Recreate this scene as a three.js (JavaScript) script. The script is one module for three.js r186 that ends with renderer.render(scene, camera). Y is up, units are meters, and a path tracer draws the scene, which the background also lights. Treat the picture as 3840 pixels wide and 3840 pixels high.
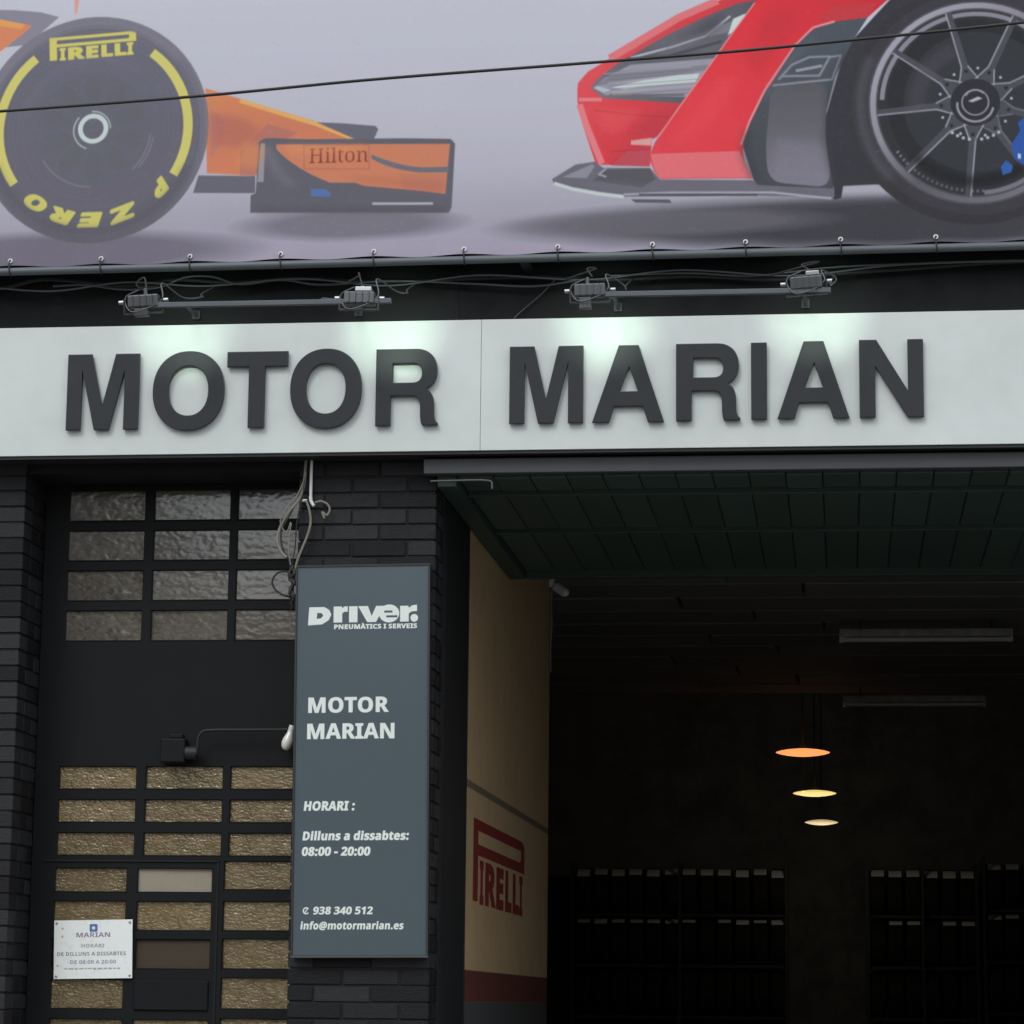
import * as THREE from 'three';
import { mergeGeometries } from 'three/addons/utils/BufferGeometryUtils.js';
import { RoundedBoxGeometry } from 'three/addons/geometries/RoundedBoxGeometry.js';
import { ImprovedNoise } from 'three/addons/math/ImprovedNoise.js';

// ---------------------------------------------------------------- camera, sky, sun, exposure
const scene = new THREE.Scene();
const camera = new THREE.PerspectiveCamera(20.75, 1, 0.1, 300);
camera.position.set(0, 1.6, 12.1);
camera.rotation.set(0.17411, 0.1187, 0.01073, 'YXZ');
const renderer = new THREE.WebGLRenderer();
renderer.toneMapping = THREE.LinearToneMapping;
renderer.toneMappingExposure = 1.47;
renderer.shadowMap.enabled = true;

function overcastSky() {                       // even cloud cover, a little brighter overhead
  const w = 256, h = 128, d = new Float32Array(w * h * 4), n = new ImprovedNoise();
  for (let j = 0; j < h; j++) for (let i = 0; i < w; i++) {
    const el = ((j + 0.5) / h - 0.5) * Math.PI, az = (i / w) * Math.PI * 2;
    const s = Math.max(0, Math.sin(el)), x = Math.cos(az) * Math.cos(el), z = Math.sin(az) * Math.cos(el);
    const cloud = 1 + 0.10 * n.noise(x * 2.2 + 3, s * 5, z * 2.2) + 0.05 * n.noise(x * 6, s * 11 + 7, z * 6);
    const L = (0.62 + 0.55 * s) * cloud, k = (j * w + i) * 4;
    d[k] = L * 0.95; d[k + 1] = L * 1.0; d[k + 2] = L * 1.05; d[k + 3] = 1;
  }
  const t = new THREE.DataTexture(d, w, h, THREE.RGBAFormat, THREE.FloatType);
  t.mapping = THREE.EquirectangularReflectionMapping; t.magFilter = THREE.LinearFilter; t.minFilter = THREE.LinearFilter; t.needsUpdate = true;
  return t;
}
scene.background = overcastSky();
scene.environment = scene.background;
const sun = new THREE.DirectionalLight(new THREE.Color(1, 0.98, 0.95), 0.7);
sun.position.set(-7, 16, 12); sun.target.position.set(-1.5, 3, 0);
sun.castShadow = true; sun.shadow.radius = 40; sun.shadow.mapSize.set(2048, 2048);
Object.assign(sun.shadow.camera, { left: -14, right: 14, top: 14, bottom: -14, near: 0.5, far: 60 });
scene.add(sun, sun.target);

// ---------------------------------------------------------------- helpers
let seed = 20931;
const rnd = () => { seed = (seed * 1664525 + 1013904223) >>> 0; return seed / 4294967296; };
const rr = (a, b) => a + (b - a) * rnd();
const noise = new ImprovedNoise();
const fbm = (x, y, z = 0) => noise.noise(x, y, z) + 0.5 * noise.noise(x * 2.1, y * 2.1, z + 5) + 0.25 * noise.noise(x * 4.3, y * 4.3, z + 9);
const lin = (r, g, b) => new THREE.Color().setRGB(r, g, b);
const taken = {};
function numbered(name) { const k = taken[name] = (taken[name] ?? -1) + 1; return k ? name + '_' + String(k).padStart(3, '0') : name; }
function thing(name, label, category, group) {
  const o = new THREE.Group(); o.name = numbered(name); o.userData = { label, category };
  if (group) o.userData.group = group;
  scene.add(o); return o;
}
function tag(o, label, category, group) { o.userData.label = label; o.userData.category = category; if (group) o.userData.group = group; return o; }
function mesh(name, geometry, material, parent) {
  const m = new THREE.Mesh(geometry, material); m.name = parent ? name : numbered(name);
  m.castShadow = m.receiveShadow = true; (parent ?? scene).add(m); return m;
}
function structure(name, geometry, material) { const m = mesh(name, geometry, material); m.userData.kind = 'structure'; return m; }
// uv in metres, from the face's main axis
function metreUV(g, ox = 0, oy = 0) {
  const p = g.attributes.position, n = g.attributes.normal, uv = new Float32Array(p.count * 2);
  for (let i = 0; i < p.count; i++) {
    const x = Math.abs(n.getX(i)), y = Math.abs(n.getY(i)), z = Math.abs(n.getZ(i));
    const [a, b] = z >= x && z >= y ? [p.getX(i), p.getY(i)] : x >= y ? [p.getZ(i), p.getY(i)] : [p.getX(i), p.getZ(i)];
    uv[2 * i] = a + ox; uv[2 * i + 1] = b + oy;
  }
  g.setAttribute('uv', new THREE.BufferAttribute(uv, 2)); return g;
}
function box(x0, x1, y0, y1, z0, z1) {
  const g = new THREE.BoxGeometry(x1 - x0, y1 - y0, z1 - z0); g.translate((x0 + x1) / 2, (y0 + y1) / 2, (z0 + z1) / 2); return metreUV(g);
}
function rbox(x0, x1, y0, y1, z0, z1, r = 0.006, seg = 2) {
  const g = new RoundedBoxGeometry(x1 - x0, y1 - y0, z1 - z0, seg, r); g.translate((x0 + x1) / 2, (y0 + y1) / 2, (z0 + z1) / 2); return metreUV(g);
}
// a box with all edges chamfered, 44 triangles
function chamferBox(w, h, d, c) {
  const X = w / 2, Y = h / 2, Z = d / 2, v = [], quad = (a, b, e, f) => v.push(...a, ...b, ...e, ...a, ...e, ...f);
  const outward = (pts) => {                       // order the points so that the face looks away from the centre
    const a = new THREE.Vector3(...pts[0]), n = new THREE.Vector3(...pts[1]).sub(a).cross(new THREE.Vector3(...pts[2]).sub(a));
    if (n.dot(a) < 0) pts.reverse();
    if (pts.length === 4) quad(...pts); else v.push(...pts[0], ...pts[1], ...pts[2]);
  };
  for (const s of [-1, 1]) {
    outward([[s * X, -Y + c, -Z + c], [s * X, Y - c, -Z + c], [s * X, Y - c, Z - c], [s * X, -Y + c, Z - c]]);
    outward([[-X + c, s * Y, -Z + c], [X - c, s * Y, -Z + c], [X - c, s * Y, Z - c], [-X + c, s * Y, Z - c]]);
    outward([[-X + c, -Y + c, s * Z], [X - c, -Y + c, s * Z], [X - c, Y - c, s * Z], [-X + c, Y - c, s * Z]]);
    for (const t of [-1, 1]) {
      outward([[s * X, t * (Y - c), -Z + c], [s * X, t * (Y - c), Z - c], [s * (X - c), t * Y, Z - c], [s * (X - c), t * Y, -Z + c]]);
      outward([[s * X, -Y + c, t * (Z - c)], [s * X, Y - c, t * (Z - c)], [s * (X - c), Y - c, t * Z], [s * (X - c), -Y + c, t * Z]]);
      outward([[-X + c, s * Y, t * (Z - c)], [X - c, s * Y, t * (Z - c)], [X - c, s * (Y - c), t * Z], [-X + c, s * (Y - c), t * Z]]);
      for (const u of [-1, 1]) outward([[s * X, t * (Y - c), u * (Z - c)], [s * (X - c), t * Y, u * (Z - c)], [s * (X - c), t * (Y - c), u * Z]]);
    }
  }
  const g = new THREE.BufferGeometry(); g.setAttribute('position', new THREE.Float32BufferAttribute(v, 3)); g.computeVertexNormals();
  return metreUV(g, rnd() * 3, rnd() * 3);
}
function tube(points, radius, segments = 40, sides = 8) {
  const c = new THREE.CatmullRomCurve3(points.map((p) => new THREE.Vector3(...p)));
  return new THREE.TubeGeometry(c, segments, radius, sides);
}
function rod(a, b, r, sides = 12) {
  const A = new THREE.Vector3(...a), B = new THREE.Vector3(...b), l = A.distanceTo(B);
  const g = new THREE.CylinderGeometry(r, r, l, sides); g.translate(0, l / 2, 0);
  g.applyQuaternion(new THREE.Quaternion().setFromUnitVectors(new THREE.Vector3(0, 1, 0), B.sub(A).normalize())); g.translate(...a); return g;
}
function at(g, x, y, z) { g.translate(x, y, z); return g; }
function merge(list) { return mergeGeometries(list.map((g) => { const n = g.index ? g.toNonIndexed() : g; return n; })); }
// grey-scale or coloured noise textures, tiled
function noiseTexture(size, fn, color) {
  const d = new Uint8Array(size * size * 4);
  for (let j = 0; j < size; j++) for (let i = 0; i < size; i++) {
    const v = fn(i / size, j / size), k = (j * size + i) * 4;
    for (let c = 0; c < 3; c++) d[k + c] = Math.max(0, Math.min(255, Math.round(255 * (Array.isArray(v) ? v[c] : v))));
    d[k + 3] = 255;
  }
  const t = new THREE.DataTexture(d, size, size); t.wrapS = t.wrapT = THREE.RepeatWrapping; t.magFilter = THREE.LinearFilter; t.minFilter = THREE.LinearMipmapLinearFilter; t.generateMipmaps = true;
  if (color) t.colorSpace = THREE.SRGBColorSpace;
  t.needsUpdate = true; return t;
}
const tile = (f) => (u, v) => {                   // makes fn periodic by cross-fading
  const a = f(u, v), b = f(u - 1, v), c = f(u, v - 1), d = f(u - 1, v - 1), s = (t) => t * t * (3 - 2 * t), x = s(u), y = s(v);
  return (a * (1 - x) + b * x) * (1 - y) + (c * (1 - x) + d * x) * y;
};
const scaled = (t, s) => { const c = t.clone(); c.repeat.set(s, s); c.needsUpdate = true; return c; };

const grainTex = noiseTexture(256, tile((u, v) => 0.5 + 0.32 * fbm(u * 40, v * 40, 1) + 0.12 * fbm(u * 9, v * 9, 2)));
const patchTex = noiseTexture(256, tile((u, v) => 0.62 + 0.32 * fbm(u * 5, v * 5, 3) + 0.1 * fbm(u * 26, v * 26, 4)));
const dirtTex = noiseTexture(256, tile((u, v) => 0.9 + 0.09 * fbm(u * 5, v * 5, 13) + 0.05 * fbm(u * 30, v * 30, 4)));
// hammered glass: uneven bumps, longer sideways than high
const hammerTex = noiseTexture(512, tile((u, v) => {
  const a = noise.noise(u * 13 + 2 * noise.noise(u * 6, v * 9, 1), v * 24, 0.3), b = noise.noise(u * 26, v * 44, 4.2), c = noise.noise(u * 5, v * 6, 8);
  return 0.5 + 0.42 * a + 0.2 * b + 0.15 * c;
}));
const std = (color, roughness, extra = {}) => new THREE.MeshStandardMaterial({ color, roughness, ...extra });

const matt = (color, roughness, extra = {}) => new THREE.MeshPhysicalMaterial({ color, roughness, specularIntensity: 0.28, ...extra });   // dusty, chalky paint
const M = {};
M.brick = [0.017, 0.025, 0.035].map((c, i) => matt(lin(c, c * 1.01, c * 1.1), 0.8, { map: scaled(dirtTex, 2.3 + i), bumpMap: scaled(grainTex, 5), bumpScale: 0.0045, roughnessMap: scaled(patchTex, 4) }));
M.joint = matt(lin(0.027, 0.027, 0.029), 0.9, { bumpMap: scaled(grainTex, 9), bumpScale: 0.003 });
M.blackWall = matt(lin(0.013, 0.0135, 0.0145), 0.6, { map: scaled(dirtTex, 1.3), roughnessMap: scaled(patchTex, 1.1) });
M.jamb = matt(lin(0.02, 0.021, 0.023), 0.6, { bumpMap: scaled(grainTex, 3), bumpScale: 0.001 });
M.doorFrame = matt(lin(0.0135, 0.014, 0.0152), 0.5, { map: scaled(dirtTex, 1.7), bumpMap: scaled(grainTex, 6), bumpScale: 0.0005 });
M.whitePanel = std(lin(0.70, 0.75, 0.735), 0.66, { map: scaled(dirtTex, 0.35), roughnessMap: scaled(patchTex, 0.8) });
M.letter = matt(lin(0.047, 0.05, 0.056), 0.4, { map: scaled(dirtTex, 1.4) });
M.letterSide = std(lin(0.022, 0.024, 0.03), 0.4);
M.alu = std(lin(0.45, 0.46, 0.48), 0.38, { metalness: 0.8 });
M.greyPaint = std(lin(0.1, 0.115, 0.13), 0.5, { map: scaled(dirtTex, 2) });
M.blackRubber = std(lin(0.015, 0.015, 0.016), 0.6);
M.greyCable = std(lin(0.36, 0.33, 0.28), 0.6, { map: scaled(patchTex, 6) });
M.darkMetal = std(lin(0.04, 0.042, 0.046), 0.45, { metalness: 0.3 });
M.midMetal = std(lin(0.1, 0.104, 0.112), 0.42, { metalness: 0.35 });
M.whitePlastic = std(lin(0.72, 0.73, 0.73), 0.35);
M.oldWhite = std(lin(0.66, 0.65, 0.63), 0.5, { map: scaled(patchTex, 2) });
M.beam = std(lin(0.058, 0.06, 0.068), 0.5, { map: scaled(dirtTex, 1.2) });
M.slat = [0.9, 1, 1.12].map((k) => std(lin(0.044 * k, 0.078 * k, 0.064 * k), 0.55, { map: scaled(dirtTex, 1.5) }));
M.concrete = std(lin(0.43, 0.42, 0.4), 0.85, { map: scaled(patchTex, 0.5), bumpMap: scaled(grainTex, 2), bumpScale: 0.002 });
M.asphalt = std(lin(0.05, 0.05, 0.052), 0.9, { map: scaled(patchTex, 0.3), bumpMap: scaled(grainTex, 3), bumpScale: 0.004 });
M.paving = std(lin(0.33, 0.32, 0.3), 0.85, { map: scaled(patchTex, 0.6), bumpMap: scaled(grainTex, 2), bumpScale: 0.002 });
M.interior = std(lin(0.24, 0.24, 0.24), 0.9, { map: scaled(patchTex, 0.4) });
M.ceiling = [0.9, 1.05].map((k) => std(lin(0.22 * k, 0.218 * k, 0.212 * k), 0.85, { map: scaled(dirtTex, 0.8) }));
M.redBrick = std(lin(0.13, 0.05, 0.035), 0.85, { map: scaled(patchTex, 0.8), bumpMap: scaled(grainTex, 2), bumpScale: 0.004 });
M.slate = std(lin(0.03, 0.03, 0.033), 0.7, { map: scaled(patchTex, 1) });
M.tyre = matt(lin(0.022, 0.022, 0.023), 0.7, { bumpMap: scaled(grainTex, 6), bumpScale: 0.003 });
M.rack = matt(lin(0.05, 0.055, 0.07), 0.6);
const amberTex = noiseTexture(512, (u, v) => {      // flaked amber glass, thick and thin places
  const f = tile((a, b) => 0.5 + 0.34 * noise.noise(a * 30 + 1.5 * noise.noise(a * 12, b * 16, 3), b * 46, 2.5) + 0.22 * noise.noise(a * 64, b * 90, 6) + 0.2 * noise.noise(a * 7, b * 8, 1.2))(u, v);
  const t = Math.max(0, Math.min(1, f)); return [0.42 + 0.55 * t, 0.35 + 0.57 * t, 0.24 + 0.58 * t];
}, true);
const paneOf = (repeat, bump, color, tint, map) => [0.88, 1, 1.14].map((k) => new THREE.MeshPhysicalMaterial({ color: color.clone().multiplyScalar(k), map: map ? scaled(amberTex, repeat) : null, roughness: 0.14, bumpMap: scaled(hammerTex, map === 2 ? repeat * 1.7 : repeat), bumpScale: bump, clearcoat: 0.4, clearcoatRoughness: 0.08, ior: 2.1, specularColor: tint }));
M.paneUpper = paneOf(1.5, 0.0016, lin(0.22, 0.235, 0.28), lin(1, 0.99, 0.98), true); M.paneLower = paneOf(2.2, 0.0034, lin(0.38, 0.34, 0.265), lin(1, 0.9, 0.72), 2);
M.beigeFilm = std(lin(0.36, 0.31, 0.24), 0.45, { map: scaled(dirtTex, 2) });
M.brownBoard = std(lin(0.055, 0.036, 0.019), 0.6, { map: scaled(dirtTex, 3) });
M.beigeRender = std(lin(0.72, 0.61, 0.43), 0.9, { map: scaled(patchTex, 0.25), bumpMap: scaled(grainTex, 1), bumpScale: 0.004 });
M.darkGlass = std(lin(0.03, 0.035, 0.04), 0.08);

// ---------------------------------------------------------------- ground and street
structure('ground', box(-60, 60, -0.3, -0.02, -60, 60), M.asphalt);
structure('road', box(-60, 60, -0.02, 0.0, 3.6, 15), M.asphalt);
structure('pavement', box(-60, 60, -0.018, 0.13, 0.0, 3.4), M.paving);
structure('kerb', box(-60, 60, -0.018, 0.13, 3.403, 3.6), M.concrete);
structure('pavement', box(-60, 60, -0.018, 0.13, 15.003, 22), M.paving);
const G0 = 0.13;                                   // pavement level

// ---------------------------------------------------------------- the workshop building
const bld = thing('workshop_building', 'black painted brick workshop with wide open garage bay and glazed door', 'building');
const PX_L = -3.66, PX_C0 = -2.402, PX_C1 = -1.781, DOOR_Z = -0.35;

function brickPillar(x0, x1, jointY, jointX, left, right) {
  // x0, x1: faces; jointY: a bed joint's height; jointX: a perpend of the even courses; left/right: return faces of that depth
  const grp = new THREE.Group(); grp.name = 'brick_pillar'; bld.add(grp);
  const top = 4.0, pitch = 0.0722, gap = 0.0095, h = pitch - gap, geos = {}, far = [];
  mesh('mortar_core', box(x0 + 0.008, x1 - 0.008, G0, top, -Math.max(left, right, 0.2), -0.007), M.joint, grp);
  const geo = (w, d) => { const k = w.toFixed(3) + '_' + d.toFixed(3); return geos[k] ??= [0, 1].map(() => chamferBox(w, h, d, 0.0028)); };
  const first = jointY - Math.round((jointY - G0) / pitch) * pitch;
  const put = (cx, cy, cz, w, d, low) => {
    const g = geo(w, d)[rnd() < 0.5 ? 0 : 1];
    const dx = rr(-0.0008, 0.0008), dy = rr(-0.0012, 0.0012), dz = rr(-0.0018, 0.001);
    if (low) { far.push(at(g.clone(), cx, cy, cz + dz)); return; }
    const m = mesh('brick', g, M.brick[Math.floor(rnd() * 3)], grp);
    m.position.set(cx + dx, cy + dy, cz + dz); m.rotation.set(rr(-0.02, 0.02), rr(-0.006, 0.006), rr(-0.006, 0.006));
  };
  for (let r = 0, y = first; y + pitch < top + 0.01; r++, y += pitch) {
    const cy = y + pitch / 2, low = cy < 1.35, even = Math.round((y - jointY) / pitch) % 2 === 0;
    let xs = even ? jointX : jointX + 0.125;
    while (xs > x0) xs -= 0.25;
    for (; xs < x1 - 0.035; xs += 0.25) {
      const a = Math.max(xs, x0), b = x1 - xs - 0.25 < 0.035 ? x1 : xs + 0.25; if (b - a < 0.035) continue;
      const w = b - a - (b < x1 - 0.001 ? gap : 0); put(a + w / 2, cy, -0.055, w, 0.11, low);
    }
    for (const [depth, face, s] of [[left, x0, -1], [right, x1, 1]]) {
      let z = 0.11 + gap;
      for (let k = 0; depth && z < depth - 0.03; k++) {
        const l = Math.min(k === 0 && even ? 0.115 : 0.24, depth - z); if (l < 0.03) break;
        put(face - s * 0.055, cy, -z - l / 2, 0.11, l, low); z += l + gap;
      }
    }
  }
  if (far.length) { const m = mesh('lower_bricks', merge(far), M.brick[1], grp); m.userData.kind = 'stuff'; }
}
brickPillar(-4.42, PX_L, 3.645, -3.79, 0, 0.5);
brickPillar(PX_C0, PX_C1, 3.909, -2.032, 0.36, 0.25);
// body of the building: closed walls, roof and floor round the hall
const part = (name, g, m) => mesh(name, g, m, bld);
part('front_wall', box(-9, -4.425, G0, 4.0, -0.5, -0.01), M.blackWall);
part('front_wall', box(3.2, 9, G0, 4.0, -0.5, -0.01), M.blackWall);
part('upper_wall', box(-9, 9, 4.003, 8.2, -0.5, 0.0), M.blackWall);
part('wall_joint_strip', box(-1.706, -1.694, 4.59, 4.9, 0.0, 0.006), M.jamb);
part('lintel', box(PX_L + 0.003, PX_C0 - 0.003, 3.945, 4.0, DOOR_Z - 0.1, -0.03), M.jamb);
part('jamb', box(-2.6, -1.784, 0.006, 4.26, -1.13, -0.362), M.jamb);
part('side_wall', box(-9, -8.8, 0, 8.2, -27.3, -0.502), M.interior);
part('side_wall', box(8.8, 9, 0, 8.2, -27.3, -0.502), M.interior);
part('rear_wall', box(-8.797, 8.797, 0, 8.2, -27.5, -27.2), M.interior);
part('roof', box(-9, 9, 8.203, 8.4, -27.5, 0.1), M.concrete);
part('floor', box(-8.797, 8.797, -0.018, 0.1, -27.197, -0.003), M.concrete);

// hall ceiling: strips that run across, with open joints
const ceil = new THREE.Group(); ceil.name = 'ceiling'; bld.add(ceil);
mesh('ceiling_slab', box(-8.797, 8.797, 4.33, 4.5, -12.6, -0.503), M.interior, ceil);
{
  const widths = [2.93, 2.93].map((w) => chamferBox(w, 0.05, 0.58, 0.008));
  for (let k = 0; k < 15; k++) for (let c = 0; c < 3; c++) {
    const m = mesh('ceiling_board', widths[k % 2], M.ceiling[(k * 7 + c * 3 + (k >> 2)) % 2], ceil);
    m.position.set(-2.2 + c * 2.95 + ((k * 37) % 11) * 0.12 - 0.6, 4.3 + rr(-0.004, 0.004), -2.9 - k * 0.63);
  }
}
// beige wall inside the bay, with its red lettering and band in paint
function pirelliMark(c, x, y, w, h, color) {       // long P over small capitals, drawn as outlines
  c.fillStyle = color; c.strokeStyle = color;
  const b = h * 0.135;
  c.fillRect(x, y, w * 0.085, h);
  c.fillRect(x, y, w * 0.93, b); c.fillRect(x + w * 0.03, y + h * 0.30, w * 0.9, b);
  c.beginPath(); c.moveTo(x + w * 0.9, y); c.quadraticCurveTo(x + w, y, x + w, y + h * 0.13); c.lineTo(x + w, y + h * 0.44); c.lineTo(x + w * 0.93, y + h * 0.44); c.lineTo(x + w * 0.9, y + h * 0.43);
  c.lineTo(x + w * 0.9, y + h * 0.3); c.lineTo(x + w * 0.92, y + h * 0.26); c.lineTo(x + w * 0.92, y + b); c.closePath(); c.fill();
  const glyph = (t, gx, gw) => {
    c.save(); c.translate(gx, y + h); c.font = 'bold 100px sans-serif'; const m = c.measureText(t); c.scale(gw / m.width, (h * 0.5) / 72); c.fillText(t, 0, 0); c.lineWidth = 7; c.strokeText(t, 0, 0); c.restore();
  };
  const slots = [['I', 0.115, 0.07], ['R', 0.195, 0.2], ['E', 0.405, 0.165], ['L', 0.58, 0.15], ['L', 0.735, 0.15], ['I', 0.89, 0.075]];
  for (const [t, u, gw] of slots) glyph(t, x + w * u, w * gw);
}
{
  const S = 300, z0 = -4.86, w = 3.72, h = 4.16, cv = document.createElement('canvas'); cv.width = Math.round(w * S); cv.height = Math.round(h * S);
  const c = cv.getContext('2d'), X = (z) => (-1.14 - z) * S, Y = (y) => (h + 0.1 - y) * S;
  c.fillStyle = '#bda27c'; c.fillRect(0, 0, cv.width, cv.height);
  for (let i = 0; i < 2600; i++) {                 // uneven old paint
    const r = 4 + 26 * rnd() ** 2; c.globalAlpha = 0.05; c.fillStyle = rnd() < 0.5 ? '#8c7250' : '#cbb089';
    c.beginPath(); c.ellipse(rnd() * cv.width, rnd() * cv.height, r, r * rr(0.5, 2.2), 0, 0, 7); c.fill();
  }
  c.globalAlpha = 0.8; c.strokeStyle = '#5f564a'; c.lineWidth = 0.036 * S; c.beginPath(); c.moveTo(0, Y(2.638)); c.lineTo(cv.width, Y(2.632)); c.stroke(); c.globalAlpha = 1;
  for (let i = 0; i < 90; i++) {                   // scuffs, drips and tyre rubs
    c.globalAlpha = rr(0.05, 0.22); c.strokeStyle = rnd() < 0.7 ? '#5e4a34' : '#d9c8a6'; c.lineWidth = rr(0.6, 2.4); const x = rnd() * cv.width, y = Y(1.7 + 2.4 * rnd()), l = rr(8, 60);
    c.beginPath(); c.moveTo(x, y); c.quadraticCurveTo(x + rr(-4, 4), y + l / 2, x + rr(-6, 6), y + l * rr(0.2, 1)); c.stroke();
  }
  c.globalAlpha = 1;
  pirelliMark(c, X(-1.40), Y(2.49), 2.2 * S, 0.40 * S, '#7d2018');
  c.fillStyle = '#5f2c20'; c.fillRect(0, Y(1.756), cv.width, 0.148 * S);
  c.fillStyle = '#444547'; c.fillRect(0, Y(1.608), cv.width, 3 * S);
  for (let i = 0; i < 160; i++) { c.globalAlpha = 0.25; c.fillStyle = '#4d2a20'; c.fillRect(rnd() * cv.width, Y(1.756 - rnd() * 0.14), 2 + 6 * rnd(), 2 + 3 * rnd()); }
  const t = new THREE.CanvasTexture(cv); t.colorSpace = THREE.SRGBColorSpace;
  part('partition_wall', box(-2.2, PX_C1 - 0.004, 0.103, 4.26, z0, -1.133), M.interior);
  const g = new THREE.PlaneGeometry(w, h); g.rotateY(Math.PI / 2); g.translate(PX_C1, 0.1 + h / 2, -1.14 - w / 2);
  part('painted_wall_face', g, std(0xffffff, 0.8, { map: t, bumpMap: scaled(grainTex, 8), bumpScale: 0.001 }));
}

// up-and-over door, swung open under the lintel
const over = new THREE.Group(); over.name = 'overhead_door'; bld.add(over);
mesh('front_rail', rbox(-1.829, 2.75, 3.903, 3.972, 0.03, 0.085, 0.005), M.beam, over);
mesh('back_sheet', box(-1.75, 2.72, 3.93, 3.945, -2.72, 0.028), M.jamb, over);
mesh('side_rail', rbox(-1.775, -1.69, 3.855, 3.928, -2.72, 0.026, 0.004), M.slat[0], over);
mesh('rear_rail', rbox(-1.687, 2.7, 3.858, 3.928, -2.74, -2.67, 0.004), M.slat[0], over);
for (const z of [-0.33, -1.36]) mesh('cross_rail', rbox(-1.687, 2.7, 3.876, 3.928, z - 0.03, z, 0.004), M.slat[0], over);
{
  const secs = [[-0.297, 0.02], [-1.327, -0.363], [-2.667, -1.393]].map(([a, b]) => [chamferBox(0.157, 0.034, b - a, 0.004), (a + b) / 2]);
  for (let k = 0; k < 27; k++) for (const [g, z] of secs) {
    const m = mesh('slat', g, M.slat[Math.floor(rnd() * 3)], over); m.position.set(-1.605 + k * 0.161, 3.911 + rr(-0.003, 0.003), z); m.rotation.z = rr(-0.006, 0.006);
  }
}
mesh('latch_rod', merge([tube([[-1.795, 3.867, 0.1], [-1.66, 3.869, 0.1], [-1.55, 3.868, 0.1], [-1.524, 3.862, 0.1], [-1.521, 3.83, 0.1]], 0.0045, 40, 6)]), M.midMetal, over);

// glazed door in the recess: sheet-steel frame, rows of small hammered panes, a wicket in its lower left
const gd = new THREE.Group(); gd.name = 'glazed_door'; bld.add(gd);
{
  const Z = DOOR_Z, holes = [], cols = [[-3.542, -3.186], [-3.140, -2.786], [-2.748, -2.41]], wc = [[-3.545, -3.215], [-3.162, -2.822], [-2.765, -2.422]];
  for (let r = 0; r < 4; r++) for (const [a, b] of cols) holes.push([a, b, 3.774 - r * 0.186, 3.916 - r * 0.186, 0]);
  for (let r = 0; r < 3; r++) for (const [a, b] of cols) holes.push([a, b, 2.539 - r * 0.15, 2.643 - r * 0.15, 0]);
  const wick = [[2.075, 2.184], [1.905, 2.036], [1.735, 1.868], [1.556, 1.687], [1.385, 1.512], [1.215, 1.342], [1.045, 1.172], [0.875, 1.002]];
  const third = [[2.089, 2.217], [1.907, 2.038], [1.738, 1.872], [1.562, 1.7], [1.388, 1.52], [1.215, 1.345], [1.045, 1.175], [0.875, 1.005]];
  wick.forEach(([y0, y1], r) => { holes.push([...wc[0], y0, y1, 1]); holes.push([...wc[1], y0, y1, r === 0 ? 'film' : r === 2 ? 'board' : r === 3 ? 'blank' : 1]); });
  third.forEach(([y0, y1]) => holes.push([...wc[2], y0, y1, 0]));
  // the frame as one sheet with its openings cut out
  const sh = new THREE.Shape([[PX_L + 0.002, G0 + 0.01], [PX_C0 - 0.002, G0 + 0.01], [PX_C0 - 0.002, 3.944], [PX_L + 0.002, 3.944]].map((p) => new THREE.Vector2(...p)));
  for (const [a, b, y0, y1, k] of holes) if (k !== 'blank') sh.holes.push(new THREE.Path([[a, y0], [b, y0], [b, y1], [a, y1]].map((p) => new THREE.Vector2(...p))));
  const fg = new THREE.ExtrudeGeometry(sh, { depth: 0.03, bevelEnabled: true, bevelThickness: 0.003, bevelSize: 0.003, bevelOffset: -0.003, bevelSegments: 1 }); fg.translate(0, 0, Z);
  mesh('door_frame', fg, M.doorFrame, gd);
  const geos = {};
  for (const [a, b, y0, y1, k] of holes) {
    if (k === 'blank') { mesh('blank_panel', at(chamferBox(b - a, y1 - y0, 0.012, 0.003), (a + b) / 2, (y0 + y1) / 2, Z + 0.038), M.doorFrame, gd); continue; }
    const key = (b - a).toFixed(3) + (y1 - y0).toFixed(3), v = Math.floor(rnd() * 3);
    const set = geos[key] ??= [0, 1, 2].map(() => { const g = new THREE.BoxGeometry(b - a + 0.01, y1 - y0 + 0.01, 0.006); return metreUV(g, rnd() * 5, rnd() * 5); });
    const m = mesh(k === 'film' ? 'letter_flap' : k === 'board' ? 'infill_board' : 'pane', set[v], k === 'film' ? M.beigeFilm : k === 'board' ? M.brownBoard : (y0 > 3 ? M.paneUpper : M.paneLower)[v], gd);
    m.position.set((a + b) / 2, (y0 + y1) / 2, Z + 0.013); m.rotation.set(rr(-0.012, 0.012), rr(-0.012, 0.012), 0);
    // a slim glazing bead below the pane
    const s = geos['b' + (b - a).toFixed(3)] ??= chamferBox(b - a, 0.006, 0.01, 0.0015);
    mesh('glazing_bead', s, M.doorFrame, gd).position.set((a + b) / 2, y0 + 0.003, Z + 0.027);
  }
  mesh('wicket_edge', box(-3.6, -2.79, 2.214, 2.222, Z + 0.0335, Z + 0.04), M.jamb, gd);
  mesh('wicket_edge', box(-2.797, -2.79, G0 + 0.02, 2.211, Z + 0.0335, Z + 0.037), M.jamb, gd);
}

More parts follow.
